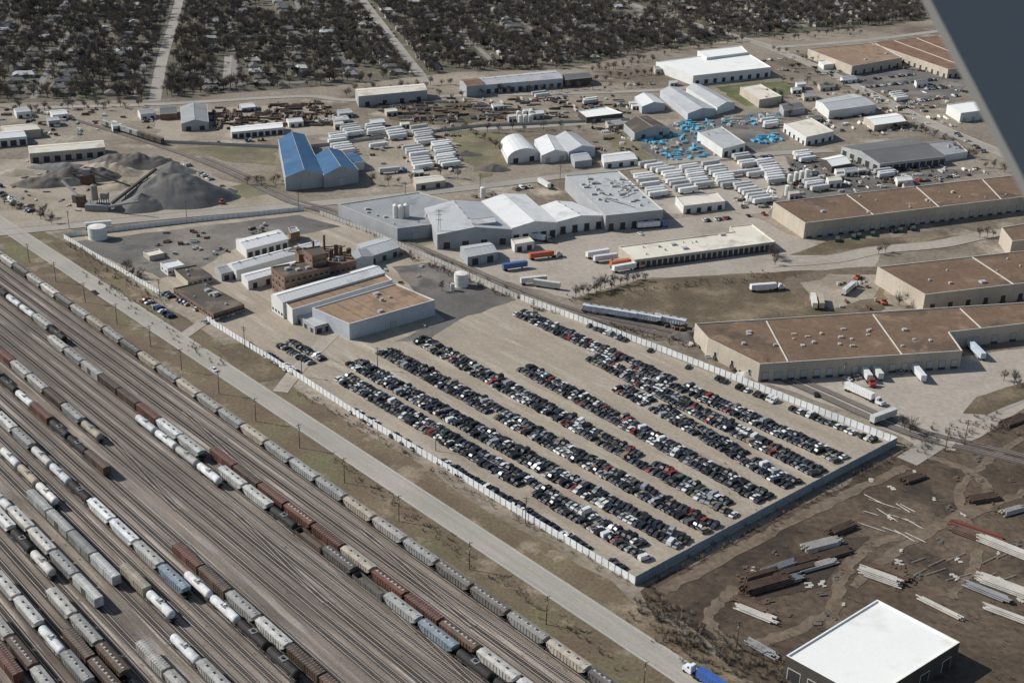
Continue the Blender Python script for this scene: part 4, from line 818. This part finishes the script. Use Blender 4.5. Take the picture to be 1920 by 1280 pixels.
# ---------------------------------------------------------------- trees
def bare_tree(seed,h_=9,r_=4.3,n=230,leafm=m_twig,wide=.14,leafy=False):
    rr=random.Random(seed); mb=MB()
    mb.tube((0,0,0),(rr.uniform(-.3,.3),rr.uniform(-.3,.3),h_*.4),.28,m_bark,6,.17)
    for i in range(8):
        a=i*.8+rr.uniform(-.3,.3); e_=(math.cos(a)*r_*rr.uniform(.4,.8),math.sin(a)*r_*rr.uniform(.4,.8),h_*rr.uniform(.6,.9))
        s_=(0,0,h_*rr.uniform(.25,.42)); mb.tube(s_,e_,.12,m_bark,4,.04)
        for j in range(2):
            e2=(e_[0]+rr.uniform(-1.5,1.5),e_[1]+rr.uniform(-1.5,1.5),e_[2]+rr.uniform(.2,1.5)); mb.tube([s_[k]*.4+e_[k]*.6 for k in range(3)],e2,.05,m_bark,3,.02)
    cl=[(rr.gauss(0,1)*r_*.42,rr.gauss(0,1)*r_*.42,h_*rr.uniform(.5,.92),rr.uniform(.9,1.7)) for _ in range(11)]
    for i in range(n):
        c=rr.choice(cl); p=Vector((c[0]+rr.gauss(0,c[3]*.6),c[1]+rr.gauss(0,c[3]*.6),c[2]+rr.gauss(0,c[3]*.5)))
        if leafy: d=Vector((rr.uniform(-1,1),rr.uniform(-1,1),rr.uniform(-.6,.6))).normalized()*.5; w=d.orthogonal().normalized()*.38
        else: d=(p-Vector((0,0,h_*.35))).normalized()+Vector((rr.uniform(-.5,.5),rr.uniform(-.5,.5),rr.uniform(-.4,.4))); d=d.normalized()*rr.uniform(.7,1.1); w=d.cross(Vector((rr.uniform(-1,1),rr.uniform(-1,1),rr.uniform(-1,1)))).normalized()*wide
        mb.face([p-d,p+w,p+d,p-w] if leafy else [p-d-w*.5,p-d+w*.5,p+d],leafm)
    return mb.mesh('tree_%d'%seed)
TB=[bare_tree(i,U(8,11),U(3.8,5.2),270,[m_twig,m_twig2,m_twig,m_twig2,m_twig][i],.2) for i in range(5)]
TB.append(bare_tree(11,8,4,240,m_dry,.18))
TG=[bare_tree(20+i,7,3.8,330,[m_leaf,m_leaf2][i],leafy=True) for i in range(2)]
SHR=[]
for i in range(3):
    rr=random.Random(50+i); mb=MB()
    for k in range(3): mb.tube((0,0,0),(rr.uniform(-.6,.6),rr.uniform(-.6,.6),1.2),.05,m_bark,3,.02)
    for k in range(70):
        a=rr.uniform(0,6.28); d=Vector((math.cos(a)*rr.uniform(.2,1),math.sin(a)*rr.uniform(.2,1),rr.uniform(.4,1.3))); p=d*rr.uniform(.3,1.2); w=d.cross(Vector((0,0,1))).normalized()*.05; mb.face([p-w,p+w,p+d*.6],[m_dry,m_twig,m_dry][i])
    SHR.append(mb.mesh('shrub_%d'%i))
def mass(name,places,meshes):
    for mi_,me in enumerate(meshes):
        pts=[p for i,p in enumerate(places) if i%len(meshes)==mi_]
        if not pts: continue
        v=[];f=[]
        for (x,y,z,s_,a) in pts:
            k=len(v); c,sn=math.cos(a)*s_/2,math.sin(a)*s_/2
            v+=[(x-c+sn,y-sn-c,z),(x+c+sn,y+sn-c,z),(x+c-sn,y+sn+c,z),(x-c-sn,y-sn+c,z)]; f.append((k,k+1,k+2,k+3))
        m=bpy.data.meshes.new(name); m.from_pydata(v,[],f); o=bpy.data.objects.new(name,m); COL.objects.link(o)
        o.instance_type='FACES'; o.use_instance_faces_scale=True; o.instance_faces_scale=1; o.show_instancer_for_render=False
        c=bpy.data.objects.new('tree_crown',me); COL.objects.link(c); c.parent=o
def segd(p,a,b):
    ab=b-a; t=max(0,min(1,(p-a).dot(ab)/ab.length_squared)); return (p-(a+ab*t)).length
RS=[pxp([(290,190),(305,110),(325,45),(340,-15)]),pxp([(805,160),(760,105),(680,0),(640,-55)]),pxp([(425,150),(428,105)]),pxp([(1440,88),(1330,55),(1180,8),(1050,-35)])]
def nearstreet(p,d):
    for l in RS:
        for a,b in zip(l,l[1:]):
            if segd(p,a,b)<d: return True
    return False
ad=(G(680,0)-G(790,150)); ad.z=0; ad.normalize(); bd=Vector((ad.y,-ad.x,0)); o0=G(790,150)
for i in range(-14,18):
    o_=o0+bd*(i*82)
    segs=[]; s=-200
    while s<1500:
        p=o_+ad*s; x,y=P(p)
        if y<bnd(x)-4 and y>-140 and -300<x<2300: segs.append(p)
        s+=40
    if len(segs)>1 and i!=0: ribbon('residential_street',[segs[0],segs[-1]],5.5,m_rstreet,2)
for j in range(0,9):
    pts_=[o0+ad*(j*165)+bd*s for s in range(-1300,1700,60)]
    run=[]
    for p in pts_+[Vector((0,-999,0))]:
        x,y=P(p)
        if y<bnd(x)-4 and -300<x<2300 and y>-150: run.append(p)
        else:
            if len(run)>1: ribbon('residential_street',[run[0],run[-1]],5.5,m_rstreet,3)
            run=[]
def house_mesh(i):
    mb=MB(); w,d=[(14,9),(12,10),(16,8.5)][i]
    def gab(cx,cy,w,d,h_,ri,ax):
        mb.box((cx,cy,0),(w,d,h_),m_housew); o_=.5
        a=[(cx-w/2-o_,cy-d/2-o_,h_-.05),(cx+w/2+o_,cy-d/2-o_,h_-.05),(cx+w/2+o_,cy+d/2+o_,h_-.05),(cx-w/2-o_,cy+d/2+o_,h_-.05)]
        if ax:
            r1=(cx-w/2+d*.25,cy,h_+ri);r2=(cx+w/2-d*.25,cy,h_+ri)
            mb.face([a[0],a[1],r2,r1],m_roofo);mb.face([a[2],a[3],r1,r2],m_roofo);mb.face([a[3],a[0],r1],m_roofo);mb.face([a[1],a[2],r2],m_roofo)
        else:
            r1=(cx,cy-d/2-o_,h_+ri);r2=(cx,cy+d/2+o_,h_+ri)
            mb.face([a[0],r1,r2,a[3]],m_roofo);mb.face([a[1],a[2],r2,r1],m_roofo);mb.face([a[0],a[1],r1],m_housew);mb.face([a[2],a[3],r2],m_housew)
    gab(0,0,w,d,2.8,2.2,1)
    gab(-w*.28,-d*.5,w*.35,5,2.7,1.6,0)
    for x in(-.1,.15,.35): mb.box((w*x,-d/2-.03,1),(1.4,.1,1.2),m_glass)
    mb.box((w*.02,-d/2-.03,0),(1,.1,2.1),m_door); mb.box((w*.25,d*.1,4),(.8,.8,1.5),m_wbrick)
    for x in(-.3,.3): mb.box((w*x,d/2+.03,1),(1.4,.1,1.2),m_glass)
    return mb.mesh('house_%d'%i)
HM=[house_mesh(i) for i in range(3)]
HP=[(.20,.19,.175),(.26,.25,.235),(.14,.135,.13),(.18,.14,.115),(.38,.37,.35),(.11,.11,.11),(.23,.20,.165),(.55,.54,.52),(.16,.155,.15),(.20,.19,.18)]
houses=[]; ba=math.atan2(ad.y,ad.x)
for i in range(-15,19):
    for sd in(-1,1):
        s=-220
        while s<1500:
            s+=U(19,27)
            if (s%165)<12: continue
            p=o0+bd*(i*82+sd*U(16,23))+ad*s; x,y=P(p)
            if y<bnd(x)-6 and y>-120 and -150<x<2080 and R()<.9 and not nearstreet(p,16):
                houses.append(p); inst('house',CH(HM),(p.x,p.y,.03),ba+(math.pi/2 if sd>0 else -math.pi/2)+(math.pi/2 if R()<.2 else 0)+U(-.05,.05),CH(HP),U(.8,1.15))
            if R()<.25 and houses:
                p2=p+bd*sd*16; x,y=P(p2)
                if y<bnd(x)-6 and -150<x<2080 and y>-120: inst('garden_shed',HM[1],(p2.x,p2.y,.03),ba,CH(HP),.45)
            if R()<.35:
                p2=o0+bd*(i*82+sd*6)+ad*s; x,y=P(p2)
                if y<bnd(x)-6 and -100<x<2000 and y>-40: car(p2,ba,MIX)
hg={}
for p in houses: hg.setdefault((int(p.x//15),int(p.y//15)),[]).append(p)
def nearhouse(p,d):
    i,j=int(p.x//15),int(p.y//15)
    return any((q-p).length<d for a in(-1,0,1) for b in(-1,0,1) for q in hg.get((i+a,j+b),[]))
bt=[];gt=[]
for _ in range(40000):
    p=Vector((U(-950,1300),U(950,2200),0)); x,y=P(p)
    if y>bnd(x)-2 or y<-70 or x<-80 or x>1990: continue
    if MN.noise(p*.012)<-.42: continue
    if nearstreet(p,9) or nearhouse(p,5.5) : continue
    (gt if R()<.05 else bt).append((p.x,p.y,.03,U(.65,1.35),U(0,6.28)))
mass('bare_tree_mass',bt,TB); mass('evergreen_tree_mass',gt,TG)
for l,n,pool,nm in [([(1080,556),(1210,524)],14,TB,'bare_tree'),([(1480,125),(1560,150),(1720,232)],9,TG,'live_oak_tree'),([(1630,250),(1740,240)],7,TG,'live_oak_tree'),([(1645,478),(1668,474)],2,TB,'bare_tree'),([(1825,448),(1875,438)],3,TB,'bare_tree'),([(1440,475),(1462,500)],5,TB,'bare_tree'),([(1690,800),(1715,810)],3,TB,'bare_tree'),([(240,510),(275,530)],5,TB,'bare_tree'),([(440,230),(600,215)],8,TB,'bare_tree'),([(20,210),(280,200)],18,TB,'bare_tree'),([(820,185),(1200,165)],22,TB,'bare_tree'),([(1060,160),(1230,140)],16,TB,'bare_tree'),([(1450,170),(1480,220)],8,TB,'bare_tree'),([(1820,300),(1900,330)],4,TB,'bare_tree'),([(830,545),(835,548)],1,TB,'bare_tree'),([(870,240),(960,300)],8,TB,'bare_tree'),([(640,178),(860,160)],18,TB,'bare_tree'),([(1690,575),(1700,560)],2,TB,'bare_tree'),([(1450,150),(1640,190)],8,TB,'bare_tree'),([(1880,715),(1925,735)],3,TB,'bare_tree'),([(1240,100),(1400,75)],20,TB,'bare_tree'),([(1110,135),(1230,112)],16,TB,'bare_tree'),([(1450,75),(1620,62)],16,TB,'bare_tree'),([(860,130),(1060,125)],18,TB,'bare_tree'),([(1660,215),(1830,300)],12,TB,'bare_tree'),([(460,350),(540,340)],5,TB,'bare_tree'),([(1700,108),(1800,150)],8,TB,'bare_tree'),([(690,348),(880,330)],7,TB,'bare_tree'),([(0,385),(110,418)],8,TB,'bare_tree'),([(900,250),(1180,240)],10,TB,'bare_tree'),([(1450,95),(1540,120)],8,TB,'bare_tree')]:
    for i in range(n):
        f=(i+R()*.6)/n*(len(l)-1); k=min(int(f),len(l)-2); f-=k
        q=G(l[k][0]*(1-f)+l[k+1][0]*f+U(-6,6),l[k][1]*(1-f)+l[k+1][1]*f+U(-4,4)); inst(nm,CH(pool),(q.x,q.y,0),U(0,6),(1,1,1),U(.5,.9))
sh=[]
def shr(a,b,n,w,s0=.7,s1=1.6):
    a=G(*a);b=G(*b)
    for _ in range(n): q=a.lerp(b,R()); sh.append((q.x+random.gauss(0,w),q.y+random.gauss(0,w),.05,U(s0,s1),U(0,6)))
shr((1215,1125),(1345,1250),150,4.5,.5,1.5); shr((560,735),(1180,1090),200,1.3,.3,.8); shr((1200,1105),(1690,848),120,1.8,.4,1.0); shr((985,572),(1300,650),90,2,.5,1.3); shr((700,455),(960,560),80,1.5); shr((130,460),(310,575),100,2.5,.4,1.1); shr((1340,1200),(1480,1280),90,4,.5,1.3); shr((1700,840),(1900,790),90,5,.5,1.3); shr((620,860),(1180,1260),160,1.5,.3,.8)
shr((1060,560),(1480,515),120,3,.4,1.0); shr((150,500),(420,690),80,2,.4,1.1); shr((600,400),(980,552),60,2,.4,1)
for _ in range(500):
    k=random.randint(0,26); q=st(U(-620,-150),track_t(k)+SP/2+U(-.5,.5)); sh.append((q.x,q.y,.03,U(.12,.4),U(0,6)))
for _ in range(500):
    q=G(U(1300,1930),U(860,1280)); sh.append((q.x,q.y,.05,U(.15,.6),U(0,6)))
mass('dry_shrub_mass',sh,SHR)
# ---------------------------------------------------------------- aircraft wing at the viewpoint
def cp(x,y,d): return CAM+(cr*(x-960)+cu*(640-y)+fw*F)/F*d
P1,P2=cp(1672,-140,2.0),cp(1985,460,2.0); Dv=Vector((1,.6,-.3)).normalized(); nn=(P2-P1).cross(Dv).normalized()
mb=MB(); q=[P1,P2,P2+Dv*.9,P1+Dv*.9]; bk=[p-nn*.03+Dv*.03 for p in q[:2]]+[p-nn*.10 for p in q[2:]]
mb.face(q,m_wing); mb.face(bk[::-1],m_wing)
for i in range(4): j=(i+1)%4; mb.face([q[i],q[j],bk[j],bk[i]],m_wing)
mb.obj('aircraft_wing',P1)
# ---------------------------------------------------------------- light
el=math.radians(36); az=Vector((-.97,.25,0)).normalized(); sd=Vector((az.x*math.cos(el),az.y*math.cos(el),math.sin(el)))
l=bpy.data.lights.new('sun','SUN'); l.energy=4.5; l.angle=math.radians(.5); l.color=(1,.975,.93); lo=bpy.data.objects.new('sun',l); lo.rotation_euler=sd.to_track_quat('Z','Y').to_euler(); COL.objects.link(lo)
w=bpy.data.worlds.new('World'); sc.world=w; w.use_nodes=True; nt=w.node_tree; bg=nt.nodes['Background']; sk=nt.nodes.new('ShaderNodeTexSky'); sk.sky_type='NISHITA'; sk.sun_disc=False; sk.sun_elevation=el; sk.sun_rotation=math.atan2(az.x,az.y); nt.links.new(sk.outputs[0],bg.inputs[0]); bg.inputs[1].default_value=.085
# camera
c=bpy.data.cameras.new('camera'); c.sensor_width=36; c.lens=36*F/1920; c.clip_end=40000; c.clip_start=.1; co=bpy.data.objects.new('camera',c)
m3=Matrix((cr,cu,-fw)).transposed(); co.matrix_world=Matrix.Translation(CAM)@m3.to_4x4(); COL.objects.link(co); sc.camera=co
c.dof.use_dof=True; c.dof.focus_distance=600; c.dof.aperture_fstop=5.6
sc.view_settings.view_transform='Standard'; sc.view_settings.look='None'; sc.view_settings.exposure=0
